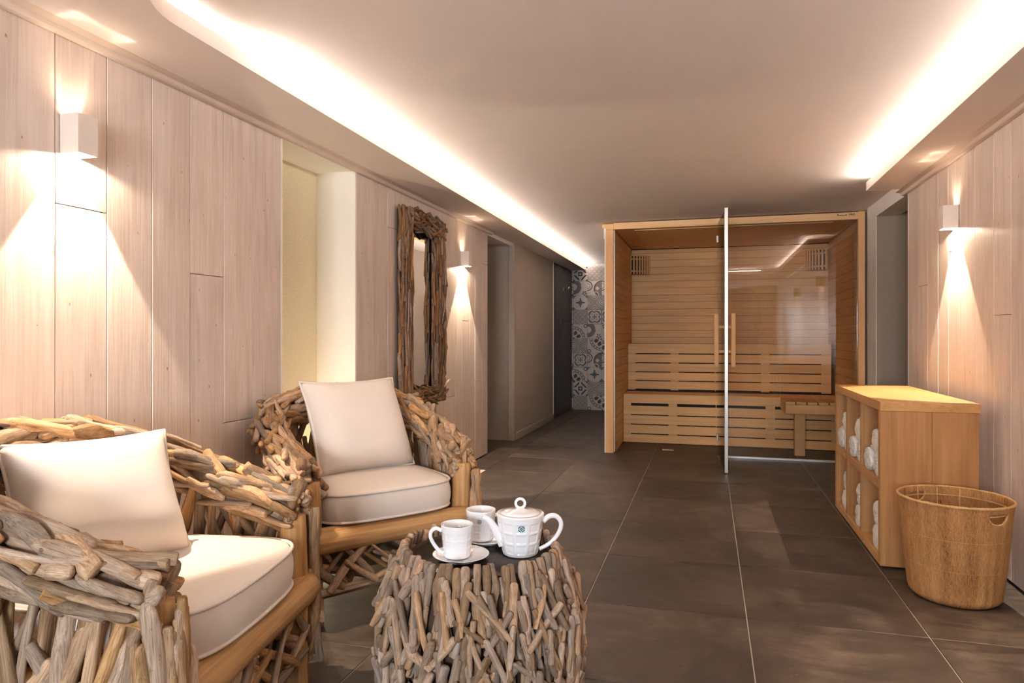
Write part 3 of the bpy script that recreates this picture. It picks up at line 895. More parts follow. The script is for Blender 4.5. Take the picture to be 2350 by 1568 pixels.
# ------------------------------------------------------------------ hook on the slate wall
hk = empty('wall_hook', (-1.8475, 8.89, 1.66), 0, 'small chrome hook on the black slate wall', 'hook')
box('backplate', 0, 0.006, -0.02, 0.02, -0.02, 0.02, M['chrome'], hk, 0.001)
tube('arm', [(0.006, 0, 0), (0.05, 0, 0), (0.07, 0, 0.004), (0.078, 0, 0.02), (0.078, 0, 0.035)], 0.006, M['chrome'], hk, 8)

# ------------------------------------------------------------------ driftwood sticks
def stick_variant(seed, bend=1.0, blunt=False, sides=9, flat=1.0):
    r = random.Random(seed)
    rings = [-0.5, -0.485, -0.45, -0.36, -0.24, -0.12, 0.0, 0.12, 0.24, 0.36, 0.45, 0.485, 0.5]
    rad = [0.35, 0.68, 0.90, 1.0, 1.0, 1.0, 1.0, 1.0, 1.0, 1.0, 0.90, 0.68, 0.35]
    if blunt: rad[0] = 0.70; rad[-1] = 0.74; rad[1] = 0.88; rad[-2] = 0.9
    taper = r.uniform(0.05, 0.32); ph = r.uniform(0, 6.3)
    bx = r.uniform(-1, 1) * bend; by = r.uniform(-0.6, 0.6) * bend
    f2 = r.choice((1, 1, 2))
    kz = r.uniform(-0.35, 0.35); ka = r.uniform(0, 6.3); kh = r.choice((0, 0.0, 0.25, 0.5, 0.7))
    verts, faces = [], []
    for i, z in enumerate(rings):
        ox = bx * 1.3 * (math.cos(PI * z * f2) - 0.5); oy = by * math.sin(PI * z * 1.3 + ph * 0.2)
        rr = rad[i] * (1 - taper * (z + 0.5)) * (1 + 0.07 * math.sin(9 * z + ph))
        for k in range(sides):
            a = 2 * PI * k / sides
            q = rr * (1 + 0.10 * math.sin(2 * a + ph) + 0.05 * math.sin(3 * a + 2 * ph + 6 * z) + r.uniform(-0.05, 0.05))
            q += kh * math.exp(-((z - kz) / 0.07) ** 2) * max(0, math.cos(a - ka)) ** 2
            verts.append((ox + q * math.cos(a), oy + q * math.sin(a) * flat, z + (r.uniform(-0.008, 0.008) if 0 < i < 12 else 0)))
    n = len(rings)
    for i in range(n - 1):
        for k in range(sides):
            faces.append((i * sides + k, i * sides + (k + 1) % sides, (i + 1) * sides + (k + 1) % sides, (i + 1) * sides + k))
    faces.append(tuple(range(sides - 1, -1, -1)))
    faces.append(tuple((n - 1) * sides + k for k in range(sides)))
    return verts, faces

STICKS = {}
def stick_set(key, mat, count, bend, flat=1.0):
    out = []
    for i in range(count):
        v, f = stick_variant(hash(key) % 1000 * 0 + 100 * len(key) + i * 13 + 5, bend, i % 3 == 0, flat=1.0 if i % 4 else flat)
        me = bpy.data.meshes.new('driftwood_stick')
        me.from_pydata(v, [], f); me.update()
        me.polygons.foreach_set('use_smooth', [True] * len(me.polygons))
        me.materials.append(mat)
        out.append(me)
    STICKS[key] = out
stick_set('chair', M['drift'], 28, 0.62, 0.7)
stick_set('tables', M['drift_table'], 22, 0.55, 0.8)
stick_set('mirror__', M['drift_dark'], 14, 0.8, 0.7)

def orient(d, roll):
    q = Vector((0, 0, 1)).rotation_difference(d)
    return (q @ Quaternion((0, 0, 1), roll))

def stick(parent, key, c, d, length, r, rng, name='driftwood_stick', wide=1.0):
    me = rng.choice(STICKS[key])
    o = bpy.data.objects.new(name, me)
    o.rotation_mode = 'QUATERNION'
    o.location = c
    o.rotation_quaternion = orient(Vector(d).normalized(), rng.uniform(0, 6.28))
    o.scale = (r * wide, r, length)
    return link(o, parent)

def log(name, p0, p1, r0, r1, parent, seed, mat=None):
    r = random.Random(seed)
    p0, p1 = Vector(p0), Vector(p1)
    L = (p1 - p0).length
    n = 14; sides = 16
    verts, faces = [], []
    ph = r.uniform(0, 6)
    for i in range(n):
        z = L * i / (n - 1); f = i / (n - 1)
        rr = r0 + (r1 - r0) * f
        e = 1.0
        if i in (0, n - 1): e = 0.93
        for k in range(sides):
            a = 2 * PI * k / sides
            q = rr * e * (1 + 0.045 * math.sin(2 * a + ph) + 0.03 * math.sin(3 * a + 5 * f + ph) + 0.025 * math.sin(9 * f + ph + a))
            verts.append((q * math.cos(a), q * math.sin(a), z))
    for i in range(n - 1):
        for k in range(sides):
            faces.append((i * sides + k, i * sides + (k + 1) % sides, (i + 1) * sides + (k + 1) % sides, (i + 1) * sides + k))
    faces.append(tuple(range(sides - 1, -1, -1))); faces.append(tuple((n - 1) * sides + k for k in range(sides)))
    o = mesh_obj(name, verts, faces, mat or M['log'], parent, True)
    o.location = p0; o.rotation_mode = 'QUATERNION'
    o.rotation_quaternion = Vector((0, 0, 1)).rotation_difference((p1 - p0).normalized())
    return o

# U shaped arm/back line of the tub chair (local: faces +x)
UP = catmull([(0.315, -0.325, 0.520), (0.16, -0.345, 0.570), (-0.02, -0.345, 0.632), (-0.18, -0.300, 0.686), (-0.285, -0.175, 0.722), (-0.320, 0.0, 0.736),
              (-0.285, 0.175, 0.722), (-0.18, 0.300, 0.686), (-0.02, 0.345, 0.632), (0.16, 0.345, 0.570), (0.315, 0.325, 0.520)], 10)
def u_at(s):
    s = max(0, min(0.99999, s)) * (len(UP) - 1)
    i = int(s); f = s - i
    p = UP[i].lerp(UP[i + 1], f)
    t = (UP[min(i + 2, len(UP) - 1)] - UP[max(i - 1, 0)]).normalized()
    out = Vector((-t.y, t.x, 0)).normalized()
    if out.dot(Vector((p.x - 0.05, p.y, 0))) < 0: out = -out      # outward, away from the seat
    return p, t, out

def armchair(loc, rz, label, seed):
    R = random.Random(seed)
    e = empty('driftwood_armchair', loc, rz, label, 'armchair', 'driftwood tub armchairs')
    for s in (-1, 1):
        log('front_post', (0.318, s * 0.315, 0.0), (0.312, s * 0.322, 0.515), 0.044, 0.038, e, seed + s)
        log('rear_leg', (-0.20, s * 0.25, 0.0), (-0.20, s * 0.25, 0.34), 0.04, 0.038, e, seed + 5 + s)
        log('side_rail', (0.28, s * 0.315, 0.312), (-0.22, s * 0.26, 0.312), 0.034, 0.032, e, seed + 9 + s)
    log('front_rail', (0.345, -0.345, 0.303), (0.345, 0.345, 0.303), 0.047, 0.043, e, seed + 20)
    log('rear_rail', (-0.23, -0.25, 0.31), (-0.23, 0.25, 0.31), 0.034, 0.034, e, seed + 21)
    box('seat_base', -0.24, 0.30, -0.27, 0.27, 0.325, 0.345, M['core'], e)
    box('under_board', 0.20, 0.21, -0.29, 0.29, 0.13, 0.3245, M['ply'], e)
    v, f = tube_data([p for p in UP[1:-1]], 0.036, 8)
    mesh_obj('arm_rail', v, f, M['drift_dark'], e, True)
    upv = Vector((0, 0, 1))
    # dense band of sticks along arms and back, laid along the rail
    for layer, cnt in ((0, 100), (1, 175)):
        for i in range(cnt):
            s = (i + R.uniform(0, 1)) / cnt
            back = 1 - abs(s - 0.5) * 2
            L = R.uniform(0.13, 0.25) * (1.0 if layer else 1.1); r = R.uniform(0.0105, 0.0180)
            lim = 0.5 * L / 1.75
            s = min(max(s, lim * 0.8), 1 - lim * 0.8)
            p, t, out = u_at(s)
            phi = -0.50 * PI + ((i * 0.618034 + R.uniform(-0.04, 0.04)) % 1.0) * 1.80 * PI
            k = 0.66 if layer == 0 else 1.0
            hw, hh = (0.050 + 0.008 * back) * k, (0.056 + 0.022 * back) * k
            nrm = (out * math.cos(phi) + upv * math.sin(phi)).normalized()
            c = p + out * math.cos(phi) * hw + upv * math.sin(phi) * hh
            side = t.cross(nrm).normalized()
            d = (t + side * R.gauss(0, 0.20 if layer == 0 else 0.27) + nrm * R.gauss(0, 0.05)).normalized()
            stick(e, 'chair', c, d, L, r, R, wide=R.uniform(0.95, 1.4))
    # knobbly ends of the arms
    for q in (0.012, 0.988):
        p, t, out = u_at(q)
        for k in range(8):
            a = R.uniform(0, 2 * PI)
            c = p + out * math.cos(a) * 0.038 + upv * (math.sin(a) * 0.04 - 0.01) + Vector((0.012, 0, 0))
            d = Vector((R.uniform(-0.5, 0.2), R.gauss(0, 0.4), -1 if k % 2 else R.gauss(0, 0.6)))
            stick(e, 'chair', c, d, R.uniform(0.08, 0.14), R.uniform(0.013, 0.020), R, wide=1.2)
    # open lattice of slanted sticks between the skirt and the band
    for i in range(112):
        s = (i + R.uniform(0, 1)) / 112
        p, t, out = u_at(s)
        zt = p.z - 0.02; zb = R.choice((0.12, 0.14, 0.20, 0.27))
        if R.random() < 0.35: zt -= R.uniform(0.1, 0.2); zb = 0.10
        top = Vector((p.x, p.y, zt)) + out * R.uniform(-0.025, 0.030)
        lean = R.gauss(0, 0.13)
        if s < 0.12 or s > 0.88: lean = math.copysign(min(abs(lean), 0.08), -lean if False else (1 if s < 0.5 else -1))
        bot = Vector((p.x, p.y, zb)) + Vector((t.x, t.y, 0)) * lean + out * R.uniform(-0.025, 0.040)
        dv = top - bot
        stick(e, 'chair', (top + bot) / 2, dv, max(0.16, dv.length + R.uniform(-0.02, 0.03)), R.uniform(0.0115, 0.0185), R, 'lattice_stick', R.uniform(0.9, 1.35))
    # horizontal sticks around the skirt
    for i in range(22):
        s = 0.14 + 0.72 * (i + R.uniform(0.2, 0.8)) / 22
        p, t, out = u_at(s)
        c = Vector((p.x, p.y, R.choice((0.12, 0.15, 0.3, 0.33)) + R.uniform(-0.01, 0.01))) + out * R.uniform(0.0, 0.03)
        stick(e, 'chair', c, Vector((t.x, t.y, R.uniform(-0.1, 0.1))), R.uniform(0.18, 0.26), R.uniform(0.012, 0.017), R, 'skirt_stick')
    # sticks dressing the front posts, mostly on their outer side
    for s in (-1, 1):
        for k in range(13 if s > 0 else 20):
            a = s * R.uniform(0.35 if s > 0 else -0.35, 1.9)
            px = 0.318 + 0.052 * math.cos(a); py = s * 0.322 + 0.052 * math.sin(a)
            z0 = R.uniform(0.12, 0.30); z1 = R.uniform(0.40, 0.54)
            if k % 3 == 0: z0, z1 = 0.08, R.uniform(0.30, 0.42)
            p0 = Vector((px + R.uniform(-0.02, 0.03), py + s * R.uniform(-0.01, 0.03), z0)); p1 = Vector((px, py, z1))
            stick(e, 'chair', (p0 + p1) / 2, p1 - p0, (p1 - p0).length, R.uniform(0.011, 0.0175), R, 'post_stick', 1.2)
    # front apron: two long stretchers and slanting sticks
    for zz, xx in ((0.125, 0.355), (0.105, 0.335)):
        stick(e, 'chair', (xx, R.uniform(-0.02, 0.02), zz), (0, 1, R.uniform(-0.02, 0.02)), 0.66, 0.0145, R, 'apron_stick')
    for k in range(26):
        y = -0.29 + 0.58 * (k + R.uniform(0, 1)) / 26
        ln = R.uniform(0.15, 0.26); tilt = R.choice((-1, 1)) * R.uniform(0.45, 1.2)
        zc = 0.125 + 0.5 * ln * abs(math.cos(tilt)) * 0.9 + R.uniform(0.0, 0.03)
        stick(e, 'chair', (0.340 + R.uniform(-0.035, 0.035), y, zc), (R.uniform(-0.15, 0.15), math.sin(tilt), math.cos(tilt) * 0.9), ln, R.uniform(0.010, 0.0165), R, 'apron_stick', R.uniform(0.9, 1.3))
    return e

def seat_cushion(chair, label):
    e = empty('seat_cushion', chair.location, chair.rotation_euler.z, label, 'cushion', 'ivory seat cushions')
    # rounded D outline
    out = []
    N = 72
    for k in range(N):
        a = 2 * PI * k / N
        ca, sa = math.cos(a), math.sin(a)
        ex = 0.30 if ca > 0 else 0.42
        x = math.copysign(abs(ca) ** ex, ca); y = math.copysign(abs(sa) ** 0.36, sa)
        hw = 0.280 if x > 0 else 0.280 - 0.045 * (-x)
        xx = 0.045 + x * 0.315 + (0.02 * (1 - y * y) if x > 0 else 0)
        out.append((xx, y * hw))
    z0, z1 = 0.352, 0.462
    verts, faces = [], []
    cx = 0.045
    def ring(sc, z, puff=0.0):
        for (x, y) in out:
            verts.append((cx + (x - cx) * sc, y * sc, z))
    levels = [(0.90, z0 + 0.0), (0.985, z0 + 0.004), (1.0, z0 + 0.014), (1.012, z0 + 0.035), (1.016, (z0 + z1) / 2), (1.012, z1 - 0.035), (1.0, z1 - 0.014), (0.985, z1 - 0.003), (0.94, z1 + 0.004), (0.8, z1 + 0.011), (0.6, z1 + 0.016), (0.4, z1 + 0.018), (0.2, z1 + 0.019), (0.02, z1 + 0.019)]
    for s, z in levels: ring(s, z)
    for i in range(len(levels) - 1):
        for k in range(N):
            faces.append((i * N + k, i * N + (k + 1) % N, (i + 1) * N + (k + 1) % N, (i + 1) * N + k))
    faces.append(tuple(range(N - 1, -1, -1)))
    faces.append(tuple((len(levels) - 1) * N + k for k in range(N)))
    v2 = []
    for (x, y, z) in verts:
        nz = noise.noise(Vector((x * 7, y * 7, z * 5 + chair.location.y * 10)))
        v2.append((x + 0.004 * nz, y + 0.004 * nz, z + (0.005 * nz if z > z0 + 0.01 else 0)))
    mesh_obj('cover', v2, faces, M['cushion'], e, True)
    for zz, s in ((z1 - 0.004, 1.0), (z0 + 0.006, 0.997)):
        v, f = tube_data([Vector((cx + (x - cx) * s, y * s, zz)) for x, y in out], 0.0052, 6, True)
        mesh_obj('piping', v, f, M['cushion'], e, True)
    return e

def pillow(bl, br, up_h, up_z, size_h, label, seed):
    """square back pillow standing on bl-br (seat contact), leaning by up_h/up_z"""
    bl, br = Vector(bl), Vector(br)
    xdir = (br - bl); W = xdir.length; xdir.normalize()
    nh = Vector((-xdir.y, xdir.x, 0))          # away from the viewer side
    ydir = (nh * up_h + Vector((0, 0, up_z))).normalized()
    zdir = xdir.cross(ydir)
    e = empty('back_pillow', (bl + br) / 2, 0, label, 'pillow', 'ivory back pillows')
    n = 28
    verts, faces = [], []
    H = size_h
    border = []
    for sgn in (1, -1):
        for j in range(n + 1):
            for i in range(n + 1):
                u = -1 + 2 * i / n; w = -1 + 2 * j / n
                # corners stick out, sides are drawn in
                px = u * (1 - 0.075 * (1 - w * w) * abs(u) ** 3); py = w * (1 - 0.070 * (1 - u * u) * abs(w) ** 3)
                th = 0.085 * (max(0, (1 - u ** 4)) ** 0.62) * (max(0, (1 - w ** 4)) ** 0.62)
                x = px * W / 2; y = (py + 1) * H / 2
                nz = noise.noise(Vector((x * 6 + seed, y * 6, sgn * 3))) * 0.014 * min(1, th / 0.03)
                dz = sgn * th * (1.15 - 0.25 * w) + sgn * nz
                # slump: belly bulges low
                P = xdir * x + ydir * y + zdir * dz + Vector((0, 0, -0.006 * (1 - u * u) * (1 - w)))
                verts.append(tuple(P))
    m = (n + 1) ** 2
    for sgn in range(2):
        for j in range(n):
            for i in range(n):
                a = sgn * m + j * (n + 1) + i
                q = (a, a + 1, a + n + 2, a + n + 1)
                faces.append(q if sgn == 0 else q[::-1])
    for i in range(n): border.append(i)
    for j in range(n): border.append(j * (n + 1) + n)
    for i in range(n, 0, -1): border.append(n * (n + 1) + i)
    for j in range(n, 0, -1): border.append(j * (n + 1))
    o = mesh_obj('cover', verts, faces, M['cushion'], e, True)
    bm = bmesh.new(); bm.from_mesh(o.data); bmesh.ops.remove_doubles(bm, verts=bm.verts, dist=0.0008)
    bmesh.ops.recalc_face_normals(bm, faces=bm.faces); bm.to_mesh(o.data); bm.free()
    o.data.polygons.foreach_set('use_smooth', [True] * len(o.data.polygons))
    v, f = tube_data([Vector(verts[b]) for b in border], 0.0052, 6, True)
    mesh_obj('piping', v, f, M['cushion'], e, True)
    return e

CH1 = armchair((-1.418, 1.372, 0), math.radians(10), 'driftwood tub armchair nearest the viewer at the lower left', 11)
CH2 = armchair((-1.425, 2.600, 0), math.radians(-38), 'driftwood tub armchair beneath the wall mirror, second along the wall', 23)
seat_cushion(CH1, 'ivory seat cushion on the nearest driftwood armchair')
seat_cushion(CH2, 'ivory seat cushion on the driftwood armchair beneath the mirror')
pillow((-1.495, 1.165, 0.466), (-1.325, 1.515, 0.466), 0.19, 0.32, 0.355, 'ivory back pillow in the nearest driftwood armchair', 3)
pillow((-1.490, 2.405, 0.474), (-1.250, 2.785, 0.474), 0.18, 0.36, 0.415, 'square ivory back pillow in the armchair beneath the mirror', 9)

# ------------------------------------------------------------------ driftwood drum table
TC = (-0.595, 1.765)
table = empty('driftwood_drum_table', (TC[0], TC[1], 0), 0, 'round drum side table clad in driftwood sticks with dark recessed top', 'table')
prof = [(0.245, 0.0), (0.262, 0.08), (0.272, 0.18), (0.270, 0.28), (0.252, 0.37), (0.222, 0.44), (0.196, 0.47)]
def prof_r(z):
    for (r0, z0), (r1, z1) in zip(prof, prof[1:]):
        if z0 <= z <= z1: return r0 + (r1 - r0) * (z - z0) / (z1 - z0), (r1 - r0) / (z1 - z0)
    return prof[-1][0], -0.9
lathe('drum_core', [(0.0005, 0.004)] + [(r - 0.026, z) for r, z in prof[:-1]] + [(0.193, 0.452), (0.180, 0.440), (0.0005, 0.440)], M['core'], table, 48)
lathe('table_top', [(0.0005, 0.4465), (0.186, 0.4465), (0.186, 0.441)], M['tabletop'], table, 48)
RT = random.Random(5)
view = math.atan2(-TC[1], -TC[0])
parts_n = 0
backs = []
def table_stick(c, d, L, r, ang_, wide=1.0):
    global parts_n
    da = abs((ang_ - view + PI) % (2 * PI) - PI)
    if da < 1.75 and parts_n < 295:
        parts_n += 1
        stick(table, 'tables', c, d, L, r, RT, wide=wide)
    else:
        backs.append((c, Vector(d).normalized(), L, r, RT.randrange(22), RT.uniform(0, 6.28)))
# rim: short upright sticks with cut ends
NR = 58
for k in range(NR):
    a = 2 * PI * (k + RT.uniform(-0.2, 0.2)) / NR
    r = 0.204 + RT.uniform(-0.004, 0.004)
    L = RT.uniform(0.085, 0.12); top = 0.481 + RT.uniform(-0.006, 0.006)
    d = Vector((0.28 * math.cos(a), 0.28 * math.sin(a), -1)).normalized()
    c = Vector((r * math.cos(a), r * math.sin(a), top)) + d * L / 2
    da = abs((a - view + PI) % (2 * PI) - PI)
    stick(table, 'tables', c, d, L, RT.uniform(0.0105, 0.0125), RT, name='rim_stick')
# two layers of cladding
for layer, cnt in ((1, 285), (0, 380)):
    for k in range(cnt):
        zc = 0.05 + 0.375 * ((k * 0.7548777 + RT.uniform(-0.03, 0.03)) % 1.0)
        a = 2 * PI * ((k * 0.5698403 + 0.13 * layer) % 1.0) + RT.uniform(-0.06, 0.06)
        Lr = RT.uniform(0.11, 0.20) if layer == 0 else RT.uniform(0.075, 0.17)
        zc = min(max(zc, 0.004 + Lr / 2), 0.452 - 0.47 * Lr)
        rr, slope = prof_r(zc)
        rr += -0.014 + 0.020 * layer
        er = Vector((math.cos(a), math.sin(a), 0)); et = Vector((-math.sin(a), math.cos(a), 0))
        down = (er * (-slope) + Vector((0, 0, -1))).normalized()
        tilt = RT.gauss(0, 0.20 if layer == 0 else 0.40)
        d = (down * math.cos(tilt) + et * math.sin(tilt)).normalized()
        L = Lr
        c = er * rr + Vector((0, 0, zc))
        table_stick(c, d, L, RT.uniform(0.0072, 0.0112), a, RT.uniform(0.95, 1.35))
bv, bf = [], []
for c, d, L, r, vi, roll in backs:
    me = STICKS['tables'][vi]; q = orient(d, roll); o0 = len(bv)
    for v in me.vertices:
        bv.append(tuple(c + q @ Vector((v.co.x * r, v.co.y * r, v.co.z * L))))
    for p in me.polygons: bf.append(tuple(o0 + i for i in p.vertices))
if bv:
    bo = mesh_obj('driftwood_cladding', bv, bf, M['drift_table'], table, True); bo['kind'] = 'stuff'

# ------------------------------------------------------------------ tea set
ZT = 0.4468
def cell_fun(rows, cols, z0, z1, depth, off=0.0):
    def fn(r, z, a, i):
        fz_ = (z - z0) / (z1 - z0) * rows; fa = ((a + off) / (2 * PI)) * cols
        if fz_ < 0 or fz_ >= rows: return r
        u = abs((fa % 1.0) - 0.5) * 2; w = abs((fz_ % 1.0) - 0.5) * 2
        m = max(u, w)
        e = min(1.0, max(0.0, (0.80 - m) / 0.07))
        return r - depth * e
    return fn
def emblem(parent, rad_at, zc, ang_, R, tilt=0.0):
    """teal ring of arcs with a small eight-petal flower, laid on the curved wall"""
    verts, faces = [], []
    def add(poly):
        i0 = len(verts)
        for (x, y) in poly:
            z = zc + y; rr = rad_at(z) + 0.0007
            a = ang_ + x / rr
            verts.append((rr * math.cos(a), rr * math.sin(a), z))
        faces.append(tuple(range(i0, i0 + len(poly))))
    for s in range(4):
        for k in range(8):
            a0 = math.radians(s * 90 + 8 + k * 9.25); a1 = math.radians(s * 90 + 8 + (k + 1) * 9.25)
            add([(R * 0.72 * math.cos(a0), R * 0.72 * math.sin(a0)), (R * math.cos(a0), R * math.sin(a0)), (R * math.cos(a1), R * math.sin(a1)), (R * 0.72 * math.cos(a1), R * 0.72 * math.sin(a1))])
    for s in range(8):
        a = s * PI / 4; ln = 0.62 if s % 2 == 0 else 0.5
        c, sn = math.cos(a), math.sin(a)
        pts = [(0.10, 0), (ln * 0.55, 0.14), (ln, 0), (ln * 0.55, -0.14)]
        add([(R * (x * c - y * sn), R * (x * sn + y * c)) for x, y in pts])
    return mesh_obj('emblem', verts, faces, M['teal'], parent)

def cup(x, y, rz, label_c, label_s, emb):
    s = empty('saucer', (x + 0.012 * math.cos(0.4), y, ZT), 0, label_s, 'saucer', 'white saucers')
    lathe('plate', [(0.0005, 0.0035), (0.036, 0.0035), (0.040, 0.0055), (0.060, 0.010), (0.0745, 0.0165), (0.0752, 0.0180), (0.0735, 0.0185), (0.058, 0.0125), (0.036, 0.0075), (0.0005, 0.0070)], M['porcelain'], s, 56)
    lathe('foot_ring', [(0.034, 0.0), (0.040, 0.0), (0.040, 0.0050), (0.034, 0.0034), (0.034, 0.0)], M['porcelain'], s, 40)
    e = empty('tea_cup', (x, y, ZT + 0.0086), rz, label_c, 'cup', 'white tea cups')
    H = 0.086
    def rad(z): return 0.0345 + 0.0085 * (z / H) ** 0.8
    pr = [(0.0005, 0.001), (0.030, 0.0), (0.0335, 0.0015)] + [(rad(0.002 + (H - 0.002) * k / 46), 0.002 + (H - 0.002) * k / 46) for k in range(47)]
    pr += [(rad(H) - 0.0012, H + 0.0008), (rad(H) - 0.0028, H - 0.001), (rad(0.05) - 0.0028, 0.05), (0.031, 0.008), (0.0005, 0.007)]
    cf = cell_fun(3, 8, 0.006, 0.070, 0.0011, 0.0)
    lathe('body', pr, M['porcelain'], e, 112, lambda r, z, a, i: cf(r, z, a, i) if i < 49 else r)
    lathe('tea', [(0.0005, 0.066), (rad(0.066) - 0.0030, 0.066)], M['tea'], e, 40)
    hp = catmull([(rad(0.068) - 0.001, 0, 0.068), (0.056, 0, 0.074), (0.068, 0, 0.066), (0.070, 0, 0.050), (0.060, 0, 0.030), (0.046, 0, 0.014), (rad(0.010) - 0.001, 0, 0.009)], 8)
    tube('handle', hp, [0.0052] * len(hp), M['porcelain'], e, 12)
    if emb is not None: emblem(e, rad, 0.060, emb, 0.0062)
    return e
cup(-0.640, 1.700, math.radians(196), 'white tea cup of tea nearest the table edge, handle to the left', 'white saucer under the nearest tea cup', None)
cup(-0.628, 1.862, math.radians(18), 'white tea cup with teal emblem standing behind the teapot spout', 'white saucer under the cup behind the teapot', math.radians(-77 - 18))

pot = empty('teapot', (-0.492, 1.795, ZT), 0, 'white porcelain teapot with teal emblem and square relief', 'teapot')
PHt = 0.112
def prad(z): return 0.047 + 0.0185 * (z / PHt) ** 0.85
pp = [(0.0005, 0.001), (0.043, 0.0), (0.0465, 0.0016)] + [(prad(0.003 + (PHt - 0.006) * k / 60), 0.003 + (PHt - 0.006) * k / 60) for k in range(61)] + [(prad(PHt) - 0.0008, PHt - 0.001), (prad(PHt) - 0.003, PHt), (prad(PHt) - 0.008, PHt - 0.0005), (0.0005, PHt - 0.001)]
pf = cell_fun(3, 10, 0.008, 0.096, 0.0019, math.radians(108 - 18))
lathe('body', pp, M['porcelain'], pot, 150, lambda r, z, a, i: pf(r, z, a, i) if i < 64 else r)
lathe('lid', [(prad(PHt) - 0.010, PHt + 0.0002), (prad(PHt) - 0.0095, PHt + 0.0022), (0.040, PHt + 0.0052), (0.016, PHt + 0.0085), (0.009, PHt + 0.0125), (0.0005, PHt + 0.0135)], M['porcelain'], pot, 64)
view_r = math.atan2(0.28, 0.96)
kx, ky = math.cos(view_r), math.sin(view_r)
ring_path = [Vector((0.0125 * math.cos(a) * kx, 0.0125 * math.cos(a) * ky, PHt + 0.0245 + 0.0125 * math.sin(a))) for a in [2 * PI * k / 28 for k in range(28)]]
v, f = tube_data(ring_path, 0.0040, 10, True)
mesh_obj('lid_ring', v, f, M['porcelain'], pot, True)
def side(u, z): return (u * kx, u * ky, z)
spp = catmull([side(-0.046, 0.026), side(-0.060, 0.050), side(-0.074, 0.076), side(-0.088, 0.093), side(-0.102, 0.1005)], 8)
nsp = len(spp)
tube('spout', spp, [0.0155 - 0.0085 * (k / (nsp - 1)) ** 0.7 for k in range(nsp)], M['porcelain'], pot, 16)
hpp = catmull([side(0.062, 0.088), side(0.078, 0.101), side(0.096, 0.102), side(0.109, 0.089), side(0.110, 0.070), side(0.098, 0.046), side(0.078, 0.026), side(0.052, 0.012)], 8)
nh_ = len(hpp)
tube('handle', hpp, [0.0075 - 0.0022 * (k / (nh_ - 1)) for k in range(nh_)], M['porcelain'], pot, 14)
emblem(pot, prad, 0.083, math.radians(-72), 0.0088)

# ------------------------------------------------------------------ driftwood mirror
mir = empty('driftwood_mirror', (XL, 4.20, 0.0), 0, 'tall wall mirror framed with bundled brown driftwood sticks', 'mirror')
MY0, MY1, MZ0, MZ1, FW = -0.365, 0.375, 0.590, 1.850, 0.185
box('mirror_glass', 0.004, 0.010, MY0 + 0.13, MY1 - 0.13, MZ0 + 0.07, MZ1 - 0.08, M['mirror'], mir)
for y0, y1, z0, z1 in ((MY0 + 0.025, MY0 + FW - 0.02, MZ0 + 0.02, MZ1 - 0.02), (MY1 - FW + 0.02, MY1 - 0.025, MZ0 + 0.02, MZ1 - 0.02), (MY0 + FW - 0.02, MY1 - FW + 0.02, MZ0 + 0.02, MZ0 + 0.10), (MY0 + FW - 0.02, MY1 - FW + 0.02, MZ1 - 0.115, MZ1 - 0.02)):
    box('frame_core', 0.0105, 0.042, y0, y1, z0, z1, M['core'], mir)
RM = random.Random(77)
def mstick(y, z, dy, dz, L, r, x, nm='driftwood_stick'): stick(mir, 'mirror__', (x, y, z), (RM.uniform(-0.04, 0.04), dy, dz), L, r, RM, nm, RM.uniform(0.9, 1.4))
for side_ in (0, 1):
    for layer in (0, 1):
        cols = 7 if layer == 0 else 6
        for ci in range(cols):
            yy = 0.010 + (FW - 0.020) * (ci + 0.5 * layer) / 6
            z = MZ0 + RM.uniform(-0.01, 0.015)
            while z < MZ1 - 0.02:
                L = min(RM.uniform(0.12, 0.30), MZ1 + RM.uniform(-0.008, 0.008) - z)
                if MZ1 - (z + L) < 0.09: L = MZ1 + RM.uniform(-0.010, 0.006) - z
                y = MY0 + yy if side_ == 0 else MY1 - yy
                edge = ci in (0, cols - 1)
                mstick(y + RM.uniform(-0.004, 0.004), z + L / 2, RM.gauss(0, 0.028), 1, L * 1.02, RM.uniform(0.0085, 0.0135), (0.038 if edge else 0.048) + 0.012 * layer)
                z += L * RM.uniform(0.92, 1.0)
    for q in range(6):      # inner edge
        L = RM.uniform(0.18, 0.24); z = MZ0 + 0.10 + q * 0.185
        y = MY0 + FW - 0.008 if side_ == 0 else MY1 - FW + 0.008
        mstick(y, z + L / 2, RM.gauss(0, 0.02), 1, L, RM.uniform(0.008, 0.010), 0.024)
for z0, z1 in ((MZ1 - 0.118, MZ1 - 0.008), (MZ0 - 0.004, MZ0 + 0.100)):
    for layer in (0, 1, 2):
        for row in range(6):
            zz = z0 + (z1 - z0) * (row + 0.25 * layer) / 5.5
            y = MY0 + FW - 0.06 + RM.uniform(-0.03, 0.02)
            while y < MY1 - FW + 0.03:
                L = RM.uniform(0.10, 0.21)
                mstick(y + L / 2, zz + RM.uniform(-0.006, 0.006), 1, RM.gauss(0, 0.16 + 0.06 * layer), L, RM.uniform(0.0075, 0.0115), 0.040 + 0.012 * layer, 'cross_stick')
                y += L * RM.uniform(0.75, 0.95)

